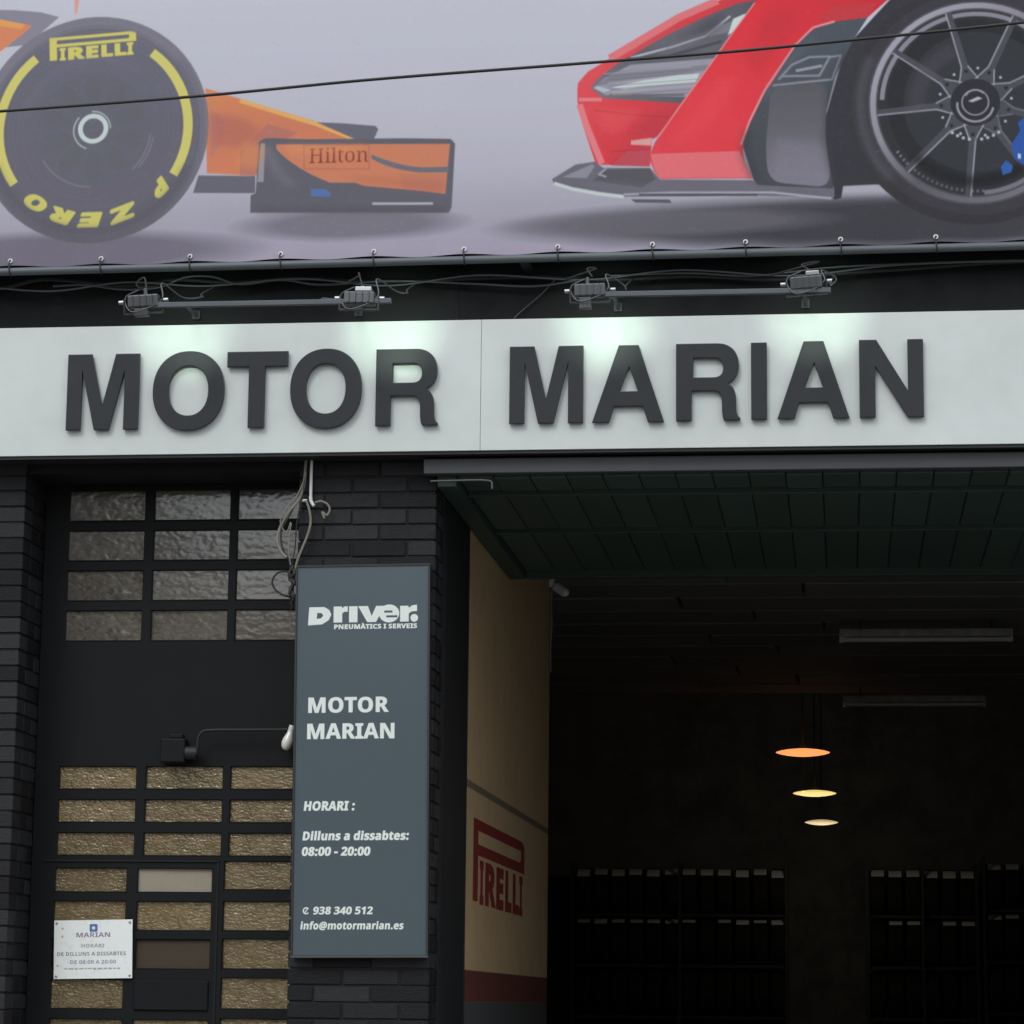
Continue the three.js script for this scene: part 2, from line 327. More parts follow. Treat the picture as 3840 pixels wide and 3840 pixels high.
// ---------------------------------------------------------------- fascia sign
const sign = thing('fascia_sign', 'long white fascia sign board with dark raised letters above the garage bay', 'sign');
{
  const y0 = 3.995, y1 = 4.586;
  mesh('sign_panel', rbox(-5.4, -1.5717, y0, y1, 0.003, 0.14, 0.002), M.whitePanel, sign);
  mesh('sign_panel', rbox(-1.5703, 2.4, y0, y1, 0.003, 0.1398, 0.002), M.whitePanel, sign);
  mesh('bottom_trim', box(-5.4, 2.4, y0 - 0.014, y0 - 0.001, 0.01, 0.132), M.blackRubber, sign);
  const pts = (a) => a.map((p) => new THREE.Vector2(...p));
  const glyphs = {
    M: () => new THREE.Shape(pts([[0, 0], [0, 1], [0.335, 1], [0.495, 0.31], [0.665, 1], [1, 1], [1, 0], [0.795, 0], [0.795, 0.79], [0.6, 0], [0.39, 0], [0.205, 0.79], [0.205, 0]])),
    T: () => new THREE.Shape(pts([[0.36, 0], [0.36, 0.8], [0, 0.8], [0, 1], [1, 1], [1, 0.8], [0.63, 0.8], [0.63, 0]])),
    I: () => new THREE.Shape(pts([[0, 0], [0, 1], [1, 1], [1, 0]])),
    N: () => new THREE.Shape(pts([[0, 0], [0, 1], [0.27, 1], [0.755, 0.34], [0.755, 1], [1, 1], [1, 0], [0.745, 0], [0.25, 0.66], [0.25, 0]])),
    A: () => { const s = new THREE.Shape(pts([[0, 0], [0.37, 1], [0.645, 1], [1, 0], [0.775, 0], [0.705, 0.205], [0.305, 0.205], [0.24, 0]])); s.holes.push(new THREE.Path(pts([[0.385, 0.4], [0.635, 0.4], [0.515, 0.725]]))); return s; },
    O: () => {
      const s = new THREE.Shape(), q = (p, rx, ry, cw) => { for (let i = 0; i <= 72; i++) { const t = (cw ? -1 : 1) * i / 72 * Math.PI * 2, e = 0.92, x = 0.5 + rx * Math.sign(Math.cos(t)) * Math.abs(Math.cos(t)) ** e, y = 0.5 + ry * Math.sign(Math.sin(t)) * Math.abs(Math.sin(t)) ** e; i ? p.lineTo(x, y) : p.moveTo(x, y); } };
      q(s, 0.5, 0.5, false); const h = new THREE.Path(); q(h, 0.275, 0.312, true); s.holes.push(h); return s;
    },
    R: () => {
      const s = new THREE.Shape(); s.moveTo(0, 0); s.lineTo(0, 1); s.lineTo(0.64, 1); s.bezierCurveTo(0.86, 1, 0.98, 0.88, 0.98, 0.71); s.bezierCurveTo(0.98, 0.59, 0.92, 0.52, 0.81, 0.475);
      s.bezierCurveTo(0.9, 0.44, 0.93, 0.37, 0.935, 0.27); s.bezierCurveTo(0.94, 0.13, 0.93, 0.07, 1, 0.03); s.lineTo(1, 0); s.lineTo(0.75, 0); s.bezierCurveTo(0.7, 0.06, 0.72, 0.18, 0.71, 0.26); s.bezierCurveTo(0.7, 0.35, 0.66, 0.385, 0.57, 0.385); s.lineTo(0.245, 0.385); s.lineTo(0.245, 0); s.closePath();
      const h = new THREE.Path(); h.moveTo(0.27, 0.56); h.lineTo(0.58, 0.56); h.bezierCurveTo(0.69, 0.56, 0.735, 0.61, 0.735, 0.68); h.bezierCurveTo(0.735, 0.76, 0.69, 0.81, 0.58, 0.81); h.lineTo(0.27, 0.81); h.closePath(); s.holes.push(h); return s;
    },
  };
  const rows = [['M', -3.430, -3.100, 4.1, 4.447], ['O', -3.037, -2.711, 4.092, 4.454], ['T', -2.701, -2.425, 4.1, 4.447], ['O', -2.413, -2.091, 4.092, 4.455], ['R', -2.028, -1.748, 4.1, 4.447],
    ['M', -1.432, -1.106, 4.102, 4.449], ['A', -1.067, -0.751, 4.102, 4.447], ['R', -0.699, -0.419, 4.104, 4.449], ['I', -0.372, -0.303, 4.106, 4.449], ['A', -0.259, 0.053, 4.107, 4.451], ['N', 0.096, 0.372, 4.108, 4.453]];
  for (const [ch, x0, x1, ya, yb] of rows) {
    const s = glyphs[ch](), k = (p) => new THREE.Vector2(x0 + p.x * (x1 - x0), ya + p.y * (yb - ya));
    const o = s.extractPoints(12), shape = new THREE.Shape(o.shape.map(k)); shape.holes = o.holes.map((h) => new THREE.Path(h.map(k)));
    const g = new THREE.ExtrudeGeometry(shape, { depth: 0.013, bevelEnabled: true, bevelThickness: 0.003, bevelSize: 0.003, bevelOffset: -0.003, bevelSegments: 2 }); g.translate(-0.009, 0.006, 0.15);
    mesh('letter', g, [M.letter, M.letterSide], sign);
  }
}

// ---------------------------------------------------------------- printed banner over the sign
const banner = thing('banner', 'huge printed vinyl banner showing an orange race car and a red sports car', 'banner');
banner.position.set(-1.48, 4.87, 0.2); banner.rotation.z = 0.0053;
function bannerPrint() {
  const cv = document.createElement('canvas'); cv.width = 2048; cv.height = 621; const c = cv.getContext('2d');
  const poly = (fill, ...p) => { c.beginPath(); p.forEach(([x, y], i) => i ? c.lineTo(x, y) : c.moveTo(x, y)); c.closePath(); if (fill) { c.fillStyle = fill; c.fill(); } };
  const soft = (fill, tension, ...p) => {           // closed outline, rounded through its points
    c.beginPath(); const n = p.length;
    for (let i = 0; i < n; i++) { const a = p[i], b = p[(i + 1) % n], m = [(a[0] + b[0]) / 2, (a[1] + b[1]) / 2]; if (!i) c.moveTo((p[n - 1][0] + a[0]) / 2, (p[n - 1][1] + a[1]) / 2); c.quadraticCurveTo(a[0], a[1], m[0], m[1]); }
    c.closePath(); c.fillStyle = fill; c.fill();
  };
  const line = (col, w, ...p) => { c.strokeStyle = col; c.lineWidth = w; c.lineJoin = 'round'; c.beginPath(); p.forEach(([x, y], i) => i ? c.lineTo(x, y) : c.moveTo(x, y)); c.stroke(); };
  const blob = (col, x, y, rx, ry, a = 1) => { c.save(); c.translate(x, y); c.scale(rx, ry); const g = c.createRadialGradient(0, 0, 0.1, 0, 0, 1); g.addColorStop(0, col); g.addColorStop(0.55, col); g.addColorStop(1, col.replace('rgb', 'rgba').replace(')', ',0)')); c.globalAlpha = a; c.fillStyle = g; c.beginPath(); c.arc(0, 0, 1, 0, 7); c.fill(); c.restore(); };
  // studio backdrop of the advert
  const grad = (x0, y0, x1, y1, ...cols) => { const g = c.createLinearGradient(x0, y0, x1, y1); cols.forEach((k, i) => g.addColorStop(i / (cols.length - 1), k)); return g; };
  const bg = c.createLinearGradient(0, 0, 0, 621); [[0, '#c6c6d2'], [0.38, '#c6c5d1'], [0.62, '#c1bfcc'], [0.8, '#b8b5c2'], [0.9, '#a8a4b3'], [1, '#a49daf']].forEach(([t, k]) => bg.addColorStop(t, k));
  c.fillStyle = bg; c.fillRect(0, 0, 2048, 621);
  // printed floor shadows
  const P = (...v) => { const o = []; for (let i = 0; i < v.length; i += 2) o.push([v[i], v[i + 1]]); return o; };
  { const [x, y] = [421,603]; blob('rgb(112,108,122)', x, y, 300, 34, 0.9); }
  { const [x, y] = [820,574]; blob('rgb(122,118,131)', x, y, 180, 26, 0.95); }
  { const [x, y] = [1475,587]; blob('rgb(84,84,92)', x, y, 480, 40, 0.9); }
  { const [x, y] = [1641,591]; blob('rgb(62,62,68)', x, y, 480, 40, 0.95); }
  { const [x, y] = [1265,584]; blob('rgb(105,102,112)', x, y, 250, 22, 0.8); }
  // ---- race car
  poly('#8b8796', ...P(165,235, 328,244, 369,249, 395,257, 350,297, 168,309));
  poly('#d98763', ...P(21,234, 308,257, 356,268, 344,280, 310,306, 272,370, 30,403));
  poly('#e2a05f', ...P(21,229, 308,257, 345,266, 341,273, 309,267, 22,246));
  poly('#df9f97', ...P(416,226, 424,226, 421,253, 418,254));
  poly(grad(610,370, 613,494, '#d98a60', '#cf7d5e', '#d38160'), ...P(610,370, 660,387, 772,425, 838,456, 759,459, 714,455, 684,500, 615,494));
  poly('#c27c69', ...P(618,402, 641,415, 634,453, 619,473));
  poly('#bb7567', ...P(661,464, 700,425, 743,439, 714,455, 684,499, 662,498));
  line('#e6ad63', 6, ...P(660,390, 715,409, 771,428, 833,455));
  poly('#6a6875', ...P(603,497, 680,500, 684,500, 684,525, 596,522));
  poly('#6c6977', ...P(770,425, 802,427, 853,433, 857,438, 849,456, 833,455));
  poly('#64626d', ...P(696,446, 708,446, 755,449, 892,452, 959,455, 965,462, 961,553, 957,561, 678,553, 678,528, 685,525, 688,451));
  poly('#96949f', ...P(691,453, 697,453, 696,509, 687,509));
  c.beginPath(); c.moveTo(713,455); c.lineTo(958,462); c.lineTo(952,534); c.lineTo(916,528); c.lineTo(838,519); c.lineTo(825,514); c.lineTo(790,513); c.quadraticCurveTo(740,492, 713,462); c.closePath(); c.fillStyle = '#cf8261'; c.fill();
  poly('#c67c62', ...P(886,503, 954,505, 952,533, 893,525));
  line('#bd7260', 2.2, ...P(752,457, 844,460, 845,495, 753,492, 752,457));
  c.beginPath(); c.moveTo(848,474); c.quadraticCurveTo(886,492, 921,495); c.lineTo(957,495); c.lineTo(956,503); c.lineTo(915,502); c.quadraticCurveTo(873,496, 848,480); c.closePath(); c.fillStyle = '#71707c'; c.fill();
  const fit = (t, x0, yb, x1, cap, font, col, skew = 0) => { c.save(); c.translate(x0, yb); c.transform(1, 0, skew, 1, 0, 0); c.font = font; const m = c.measureText(t); c.scale((x1 - x0) / m.width, cap / 73); c.fillStyle = col; c.fillText(t, 0, 0); c.restore(); };
  { const [x0, y0, x1] = [759,484, 844,487]; fit('Hilton', x0, y0, x1, 21, '100px serif', '#8a3f38'); }
  poly('#5b74ad', ...P(763,521, 784,522, 791,528, 791,533, 764,532));
  line('#bdbcc6', 3.5, ...P(850,545, 935,547));
  // front wheel
  {
    const [cx, cy] = [450,424], [ex] = [616,429], R = ex - cx;
    { const g = c.createRadialGradient(cx, cy, R * 0.85, cx, cy, R); g.addColorStop(0, '#6d6a77'); g.addColorStop(0.6, '#75727f'); g.addColorStop(1, '#7e7b88'); c.fillStyle = g; } c.beginPath(); c.arc(cx, cy + 1, R, 0, 7); c.fill();
    c.fillStyle = grad(cx, cy, cx, cy + R, 'rgba(100,98,108,0)', 'rgba(98,97,105,0.9)'); c.beginPath(); c.arc(cx, cy + 1, R, 0, 7); c.fill();
    c.fillStyle = grad(cx, cy - R, cx, cy + R, '#706d7b', '#6b6876', '#66646e'); c.beginPath(); c.arc(cx - 2, cy + 8, R * 0.94, 0, 7); c.fill();
    c.fillStyle = 'rgba(106,103,117,0.55)'; c.beginPath(); c.arc(cx, cy, R * 0.78, 0, 7); c.fill();
    c.fillStyle = '#686872'; c.beginPath(); c.arc(cx, cy + 2, R * 0.5, 0, 7); c.fill();
    c.strokeStyle = '#7f7d89'; c.lineWidth = 2; c.beginPath(); c.arc(cx, cy + 2, R * 0.5, 0.1, 0.8); c.stroke(); c.beginPath(); c.arc(cx, cy + 2, R * 0.53, 0.15, 0.7); c.stroke(); c.beginPath(); c.arc(cx, cy + 2, R * 0.5, 1.6, 2.6); c.stroke();
    for (let i = 0; i < 10; i++) { c.save(); c.translate(cx, cy); c.rotate(i * 0.628 + 0.3); c.fillStyle = 'rgba(99,99,107,0.55)'; c.beginPath(); c.ellipse(R * 0.33, 0, R * 0.13, R * 0.07, 0, 0, 7); c.fill(); c.restore(); }
    for (let k = 0; k < 22; k++) { c.strokeStyle = k % 2 ? 'rgba(132,130,142,0.16)' : 'rgba(82,80,90,0.2)'; c.lineWidth = 1; c.beginPath(); c.arc(cx, cy, R * (0.56 + 0.02 * k), rnd() * 6, rnd() * 6 + 3); c.stroke(); }
    for (let k = 0; k < 420; k++) { const a = rnd() * 6.283, q = R * Math.sqrt(rnd()) * 0.98; c.fillStyle = rnd() < 0.5 ? 'rgba(140,138,150,0.22)' : 'rgba(78,76,86,0.25)'; c.fillRect(cx + Math.cos(a) * q, cy + Math.sin(a) * q, rr(1, 3), rr(1, 2)); }
    c.strokeStyle = '#d3cb72'; c.lineWidth = R * 0.08;
    const D = Math.PI / 180; c.beginPath(); c.arc(cx, cy, R * 0.822, -53 * D, 31 * D); c.stroke(); c.beginPath(); c.arc(cx, cy, R * 0.822, 145 * D, 231 * D); c.stroke();
    c.strokeStyle = '#c9d3d1'; c.lineWidth = R * 0.042; c.beginPath(); c.arc(cx, cy, R * 0.112, 0, 7); c.stroke();
    c.strokeStyle = '#b4bab9'; c.lineWidth = 2; c.beginPath(); c.arc(cx, cy + 2, R * 0.17, 1.9, 3.9); c.stroke(); c.beginPath(); c.arc(cx, cy, R * 0.15, 4.6, 6.3); c.stroke();
    const [lx, ly] = [382,288], [mx, my] = [508,317]; c.save(); c.translate(lx, ly); c.rotate(-0.05); pirelliMark(c, 0, 0, mx - lx, my - ly + 5, '#d3cb6c'); c.restore();
    for (const [t, a, s] of [['P', 42, 0.75], ['Z', 70, 1], ['E', 90, 1], ['R', 108, 1], ['O', 127, 1]]) {
      c.save(); c.translate(cx + Math.cos(a * D) * R * 0.8, cy + Math.sin(a * D) * R * 0.8); c.rotate((a + 90) * D); c.transform(1, 0, -0.3, 1, 0, 0); c.font = 'bold 100px sans-serif'; const m = c.measureText(t).width;
      c.scale(R * 0.2 * s / m, R * 0.12 / 73); c.fillStyle = c.strokeStyle = '#d0c86e'; c.lineWidth = 10; c.textAlign = 'center'; c.fillText(t, 0, 36); c.strokeText(t, 0, 36); c.restore();
    }
  }
  // soft sheen of the photographed race car
  const haze = (blur, fn) => { c.save(); c.filter = 'blur(' + blur + 'px)'; fn(); c.restore(); };
  haze(5, () => {
    const [cx, cy] = [450,424], [ex] = [616,429], R = ex - cx;
    c.strokeStyle = 'rgba(150,147,160,0.5)'; c.lineWidth = 7; c.beginPath(); c.arc(cx, cy, R * 0.94, 3.5, 5.6); c.stroke();
    c.strokeStyle = 'rgba(88,86,96,0.6)'; c.lineWidth = 9; c.beginPath(); c.arc(cx, cy, R * 0.9, 0.4, 2.8); c.stroke();
    c.strokeStyle = 'rgba(128,125,138,0.35)'; c.lineWidth = 5; c.beginPath(); c.arc(cx, cy, R * 0.62, 3.4, 5.4); c.stroke();
    poly('rgba(176,104,96,0.55)', ...P(619,408, 664,414, 690,435, 673,460, 622,453));
    poly('rgba(226,148,92,0.5)', ...P(669,448, 701,461, 686,491, 654,484));
    poly('rgba(232,160,100,0.45)', ...P(724,458, 837,462, 838,469, 736,468));
    poly('rgba(176,104,92,0.45)', ...P(799,502, 950,517, 949,530, 838,515));
    poly('rgba(130,128,140,0.5)', ...P(699,457, 706,457, 721,496, 745,514, 727,514, 703,489));
    line('rgba(84,83,90,0.8)', 6, ...P(687,549, 955,556));
  });
  // ---- red car
  poly('#3a3a40', ...P(1475,536, 1473,450, 1504,343, 1544,299, 1573,268, 1835,227, 2056,235, 2043,553, 1539,538, 1498,539, 1495,556, 1486,558));
  poly(grad(1135,389, 1266,463, '#e2535a', '#df414a', '#cb3d48'), ...P(1135,389, 1136,380, 1150,364, 1179,347, 1228,319, 1276,291, 1328,269, 1362,256, 1400,257, 1350,315, 1281,413, 1243,462, 1238,464, 1235,502, 1161,498, 1142,439, 1135,406));
  poly(grad(1152,416, 1237,500, '#df4a52', '#d93f49', '#bb3d4a'), ...P(1156,412, 1279,417, 1245,461, 1209,463, 1234,478, 1234,502, 1179,498, 1152,432));
  poly('#c04d58', ...P(1207,478, 1236,478, 1235,503, 1182,500));
  line('#e58086', 9, ...P(1138,411, 1147,440, 1169,497));
  line('#e5848a', 5, ...P(1137,404, 1169,405));
  line('#e0767c', 11, ...P(1180,346, 1228,318, 1276,290, 1330,268));
  poly('#dba39d', ...P(1209,465, 1238,462, 1237,473, 1209,471));
  c.beginPath(); c.moveTo(1154,388); c.quadraticCurveTo(1163,371, 1196,351); c.lineTo(1230,331); c.quadraticCurveTo(1295,295, 1358,273); c.lineTo(1383,270); c.lineTo(1350,315); c.lineTo(1320,358); c.lineTo(1280,414); c.lineTo(1171,403); c.closePath(); c.fillStyle = grad(1171,401, 1372,272, '#77757f', '#5f6068', '#66656f', '#5a5b63'); c.fill();
  poly('#9c98a6', ...P(1157,388, 1175,373, 1209,356, 1324,351, 1308,374, 1285,405, 1175,399));
  poly('#85838f', ...P(1159,386, 1190,365, 1318,360, 1312,368, 1209,378));
  poly('#c9d3d2', ...P(1182,388, 1228,379, 1276,373, 1304,372, 1298,385, 1228,388, 1200,391));
  poly('#b6bcc4', ...P(1158,388, 1163,385, 1182,392, 1171,395));
  line('#bbb9c5', 3, ...P(1209,346, 1267,332, 1314,318, 1347,291));
  poly('#7c7d86', ...P(1312,320, 1332,305, 1351,297, 1343,315));
  poly('#ccd8d6', ...P(1351,295, 1368,288, 1362,306, 1343,319));
  line('#4d4e55', 4, ...P(1202,348, 1267,344, 1335,327));
  line('#6f6b78', 3, ...P(1179,399, 1283,402));
  c.fillStyle = '#cdbf6a'; for (let i = 0; i < 8; i++) { const [x, y] = [1184,398]; c.fillRect(x + i * 3.4, y, 1.6, 1.6); }
  for (let i = 0; i < 9; i++) line(i % 3 ? 'rgba(92,90,102,0.55)' : 'rgba(196,198,206,0.6)', 1.2, ...P(1171,394, 1228,391, 1293,388).map(([x, y]) => [x + i * 2, y - 26 + i * 4.5]));
  for (let i = 0; i < 5; i++) line('rgba(120,118,130,0.5)', 1.5, ...P(1263,330, 1309,314, 1343,297).map(([x, y]) => [x - i * 6, y + i * 5]));
  line('rgba(170,48,58,0.7)', 1.5, ...P(1159,420, 1209,428, 1262,433));
  line('rgba(170,48,58,0.6)', 1.5, ...P(1182,480, 1209,479, 1234,479));
  // splitter
  poly('#6d6b77', ...P(1100,517, 1133,497, 1159,494, 1171,503, 1235,505, 1249,522, 1375,527, 1382,531, 1486,539, 1486,554, 1382,549, 1284,547, 1199,545, 1171,540, 1104,526));
  poly('#908d9a', ...P(1114,515, 1156,497, 1159,501, 1148,517));
  poly('#59595f', ...P(1175,506, 1235,505, 1243,521, 1224,533, 1156,521));
  line('#a3a1ac', 2.5, ...P(1175,504, 1165,512, 1175,516));
  line('#c9d0cf', 5, ...P(1103,523, 1129,532, 1167,540, 1199,545));
  line('#a9a6b3', 3, ...P(1199,542, 1266,541, 1403,545, 1482,556));
  line('#504f58', 3, ...P(1220,543, 1322,546, 1382,548));
  poly('#5b5b62', ...P(1209,549, 1262,551, 1265,556, 1215,554));
  // fender behind the red blade
  poly(grad(1369,525, 1516,304, '#4a4a50', '#4d545c', '#4f565f'), ...P(1359,466, 1389,404, 1383,368, 1435,336, 1463,310, 1482,304, 1535,300, 1514,333, 1489,384, 1477,431, 1475,470, 1485,542, 1382,534, 1377,527));
  { const [, y0, , y1] = [1440,394, 1438,535], g = c.createLinearGradient(0, y0, 0, y1); g.addColorStop(0, '#5b5b60'); g.addColorStop(0.4, '#65646c'); g.addColorStop(1, '#807c8a'); soft(g, 0, ...P(1402,397, 1440,390, 1481,393, 1475,434, 1475,480, 1484,541, 1438,535, 1398,530, 1393,487, 1398,438)); }
  line('#8d8b97', 3, ...P(1412,385, 1431,364, 1455,354, 1483,354, 1468,381, 1417,380));
  line('#9a98a4', 4, ...P(1436,373, 1472,367));
  line('#8d8b97', 3, ...P(1404,393, 1440,390, 1485,387, 1498,353, 1483,355));
  // red blade
  c.beginPath(); c.moveTo(1383,270); c.lineTo(1350,315); c.lineTo(1320,358); c.lineTo(1281,412); c.lineTo(1247,461); c.quadraticCurveTo(1234,480, 1236,496); c.lineTo(1241,510); c.lineTo(1249,521); c.lineTo(1376,524); c.lineTo(1365,500); c.quadraticCurveTo(1358,478, 1372,443); c.lineTo(1391,404); c.lineTo(1402,391); c.lineTo(1435,337); c.quadraticCurveTo(1454,315, 1482,305); c.lineTo(1535,300); c.lineTo(1567,272); c.lineTo(1649,227); c.lineTo(2056,212); c.lineTo(2060,117); c.lineTo(1535,94); c.closePath(); c.fillStyle = grad(1517,254, 1285,521, '#cf323c', '#df3641', '#e43e48', '#e2444f'); c.fill();
  poly('#c93c45', ...P(1490,281, 1547,279, 1535,299, 1482,303, 1460,309));
  poly('#e57178', ...P(1236,485, 1358,485, 1375,523, 1249,520, 1241,507));
  line('#e88f93', 2, ...P(1381,273, 1350,315, 1320,358, 1281,412, 1247,461));
  line('#e88f93', 3, ...P(1360,476, 1372,443, 1393,400, 1400,389, 1435,337, 1460,312, 1490,304));
  haze(6, () => {
    poly('rgba(234,78,84,0.45)', ...P(1335,378, 1361,379, 1323,445, 1277,471, 1266,463));
    poly('rgba(196,52,62,0.5)', ...P(1400,281, 1441,283, 1431,320, 1384,380, 1365,352));
    poly('rgba(190,60,70,0.5)', ...P(1209,442, 1257,423, 1243,455, 1209,457));
    poly('rgba(232,92,96,0.5)', ...P(1159,418, 1228,422, 1194,453, 1171,450));
    poly('rgba(120,118,130,0.5)', ...P(1219,335, 1286,305, 1305,312, 1257,330));
    poly('rgba(66,66,72,0.6)', ...P(1257,324, 1343,285, 1324,312));
    line('rgba(60,60,66,0.8)', 8, ...P(1370,457, 1365,490, 1379,525));
    line('rgba(120,124,132,0.6)', 5, ...P(1394,412, 1431,354, 1463,325));
    poly('rgba(140,136,150,0.4)', ...P(1407,468, 1470,479, 1479,532, 1406,524));
    line('rgba(120,117,128,0.7)', 4, ...P(1152,525, 1228,535, 1322,536, 1382,539));
    line('rgba(58,58,64,0.7)', 9, ...P(1504,349, 1483,411, 1478,470, 1490,533));
  });
  // wheel of the red car
  {
    const [cx, cy] = [1678,426], [ex] = [1535,422], R = cx - ex, D = Math.PI / 180;
    c.fillStyle = '#37363b'; c.beginPath(); c.ellipse(cx, cy + 2, R * 1.21, R * 1.19, 0, 0, 7); c.fill();
    c.fillStyle = '#3e3d43'; c.beginPath(); c.ellipse(cx + 2, cy + 1, R * 1.13, R * 1.1, 0, 0, 7); c.fill();
    c.fillStyle = '#504f56'; c.beginPath(); c.arc(cx, cy, R * 1.01, 0, 7); c.fill();
    const ring = c.createLinearGradient(cx - R, cy - R * 0.6, cx + R * 0.5, cy + R); ring.addColorStop(0, '#aaa6b4'); ring.addColorStop(0.35, '#8f8c98'); ring.addColorStop(0.6, '#5c5c63'); ring.addColorStop(1, '#77757f');
    c.strokeStyle = ring; c.lineWidth = R * 0.055; c.beginPath(); c.arc(cx, cy, R * 0.965, 0, 7); c.stroke();
    c.fillStyle = '#34353a'; c.beginPath(); c.arc(cx, cy, R * 0.92, 0, 7); c.fill();
    c.lineWidth = R * 0.03; c.setLineDash([3, 4]); c.beginPath(); c.arc(cx, cy, R * 0.875, 1.5, 2.6); c.stroke(); c.setLineDash([]);
    c.lineWidth = R * 0.045; c.strokeStyle = '#8c8996'; c.beginPath(); c.arc(cx, cy, R * 0.88, 3.2, 5.3); c.stroke(); c.strokeStyle = '#77757f'; c.beginPath(); c.arc(cx, cy, R * 0.895, 0.9, 1.5); c.stroke();
    c.fillStyle = '#2d2e32'; c.beginPath(); c.arc(cx, cy, R * 0.83, 0, 7); c.fill();
    c.fillStyle = '#36373c'; c.beginPath(); c.arc(cx + 4, cy, R * 0.7, 0, 7); c.fill();
    for (let i = 0; i < 9; i++) {
      c.save(); c.translate(cx, cy); c.rotate((-104.6 + i * 40) * D);
      c.fillStyle = '#4e4f56'; c.beginPath(); c.moveTo(R * 0.2, -R * 0.075); c.lineTo(R * 0.38, -R * 0.035); c.lineTo(R * 0.93, -R * 0.028); c.lineTo(R * 0.93, R * 0.028); c.lineTo(R * 0.38, R * 0.035); c.lineTo(R * 0.2, R * 0.075); c.fill();
      c.strokeStyle = i > 2 && i < 5 ? '#6f6e77' : '#a09daa'; c.lineWidth = 2; c.beginPath(); c.moveTo(R * 0.2, -R * 0.1); c.lineTo(R * 0.37, -R * 0.03); c.lineTo(R * 0.93, -R * 0.026); c.stroke(); c.beginPath(); c.moveTo(R * 0.2, R * 0.1); c.lineTo(R * 0.37, R * 0.03); c.stroke();
      c.fillStyle = '#2b2c30'; c.beginPath(); c.arc(R * 0.32, 0, R * 0.018, 0, 7); c.fill();
      c.fillStyle = '#b9b6c2'; c.rotate(20 * D); c.beginPath(); c.arc(R * 0.34, 0, R * 0.014, 0, 7); c.fill();
      c.restore();
    }
    haze(5, () => { c.strokeStyle = 'rgba(96,96,104,0.5)'; c.lineWidth = 12; c.beginPath(); c.arc(cx, cy, R * 1.09, 2.4, 3.6); c.stroke(); c.strokeStyle = 'rgba(30,30,34,0.7)'; c.lineWidth = 14; c.beginPath(); c.arc(cx, cy, R * 0.78, 0.5, 2.4); c.stroke(); c.strokeStyle = 'rgba(92,92,100,0.35)'; c.lineWidth = 20; c.beginPath(); c.arc(cx, cy, R * 0.55, 3.0, 4.4); c.stroke(); });
    poly('#2f58a6', ...P(1744,448, 1734,457, 1737,468, 1725,487, 1728,507, 1741,517, 1776,503, 1791,472, 1785,441));
    poly('#3560ad', ...P(1717,509, 1726,517, 1724,526, 1712,530, 1710,518));
    poly('#c3ccd6', ...P(1733,500, 1737,501, 1737,508, 1733,507));
    c.fillStyle = '#313237'; c.beginPath(); c.arc(cx, cy, R * 0.235, 0, 7); c.fill();
    c.strokeStyle = '#9d9aa6'; c.lineWidth = 3; c.beginPath(); c.arc(cx, cy + 3, R * 0.17, 0.2, 3.3); c.stroke();
    c.lineWidth = 2; c.beginPath(); c.arc(cx, cy, R * 0.125, 0, 7); c.stroke(); c.beginPath(); c.arc(cx, cy - 3, R * 0.1, 3.6, 5.6); c.stroke();
    poly('#b5b3be', ...P(1668,424, 1682,418, 1688,421, 1674,426));
    for (let i = 0; i < 9; i++) { const a = (55 + i * 9) * D; c.fillStyle = i === 4 ? '#6f6e77' : '#bdbac6'; c.fillRect(cx + Math.cos(a) * R * 0.37 - 2, cy + Math.sin(a) * R * 0.37 - 2, 4, 4); }
  }
  // ink dots of a large-format print
  for (let i = 0; i < 12000; i++) { c.globalAlpha = 0.022; c.fillStyle = rnd() < 0.5 ? '#ffffff' : '#4a4660'; c.fillRect(rnd() * 2048, rnd() * 621, 1 + rnd() * 5, 1 + rnd() * 3); }
  c.globalAlpha = 1;
  const cw = document.createElement('canvas'); cw.width = 2048; cw.height = 621; const d = cw.getContext('2d'); d.drawImage(cv, 0, 0); d.globalAlpha = 0.3;   // ink spread of a coarse large-format print
  for (const [x, y] of [[1, 0], [-1, 0], [0, 1], [0, -1]]) { d.globalAlpha = 0.24; d.drawImage(cv, x, y); }
  const t = new THREE.CanvasTexture(cw); t.colorSpace = THREE.SRGBColorSpace; t.anisotropy = 8; return t;
}
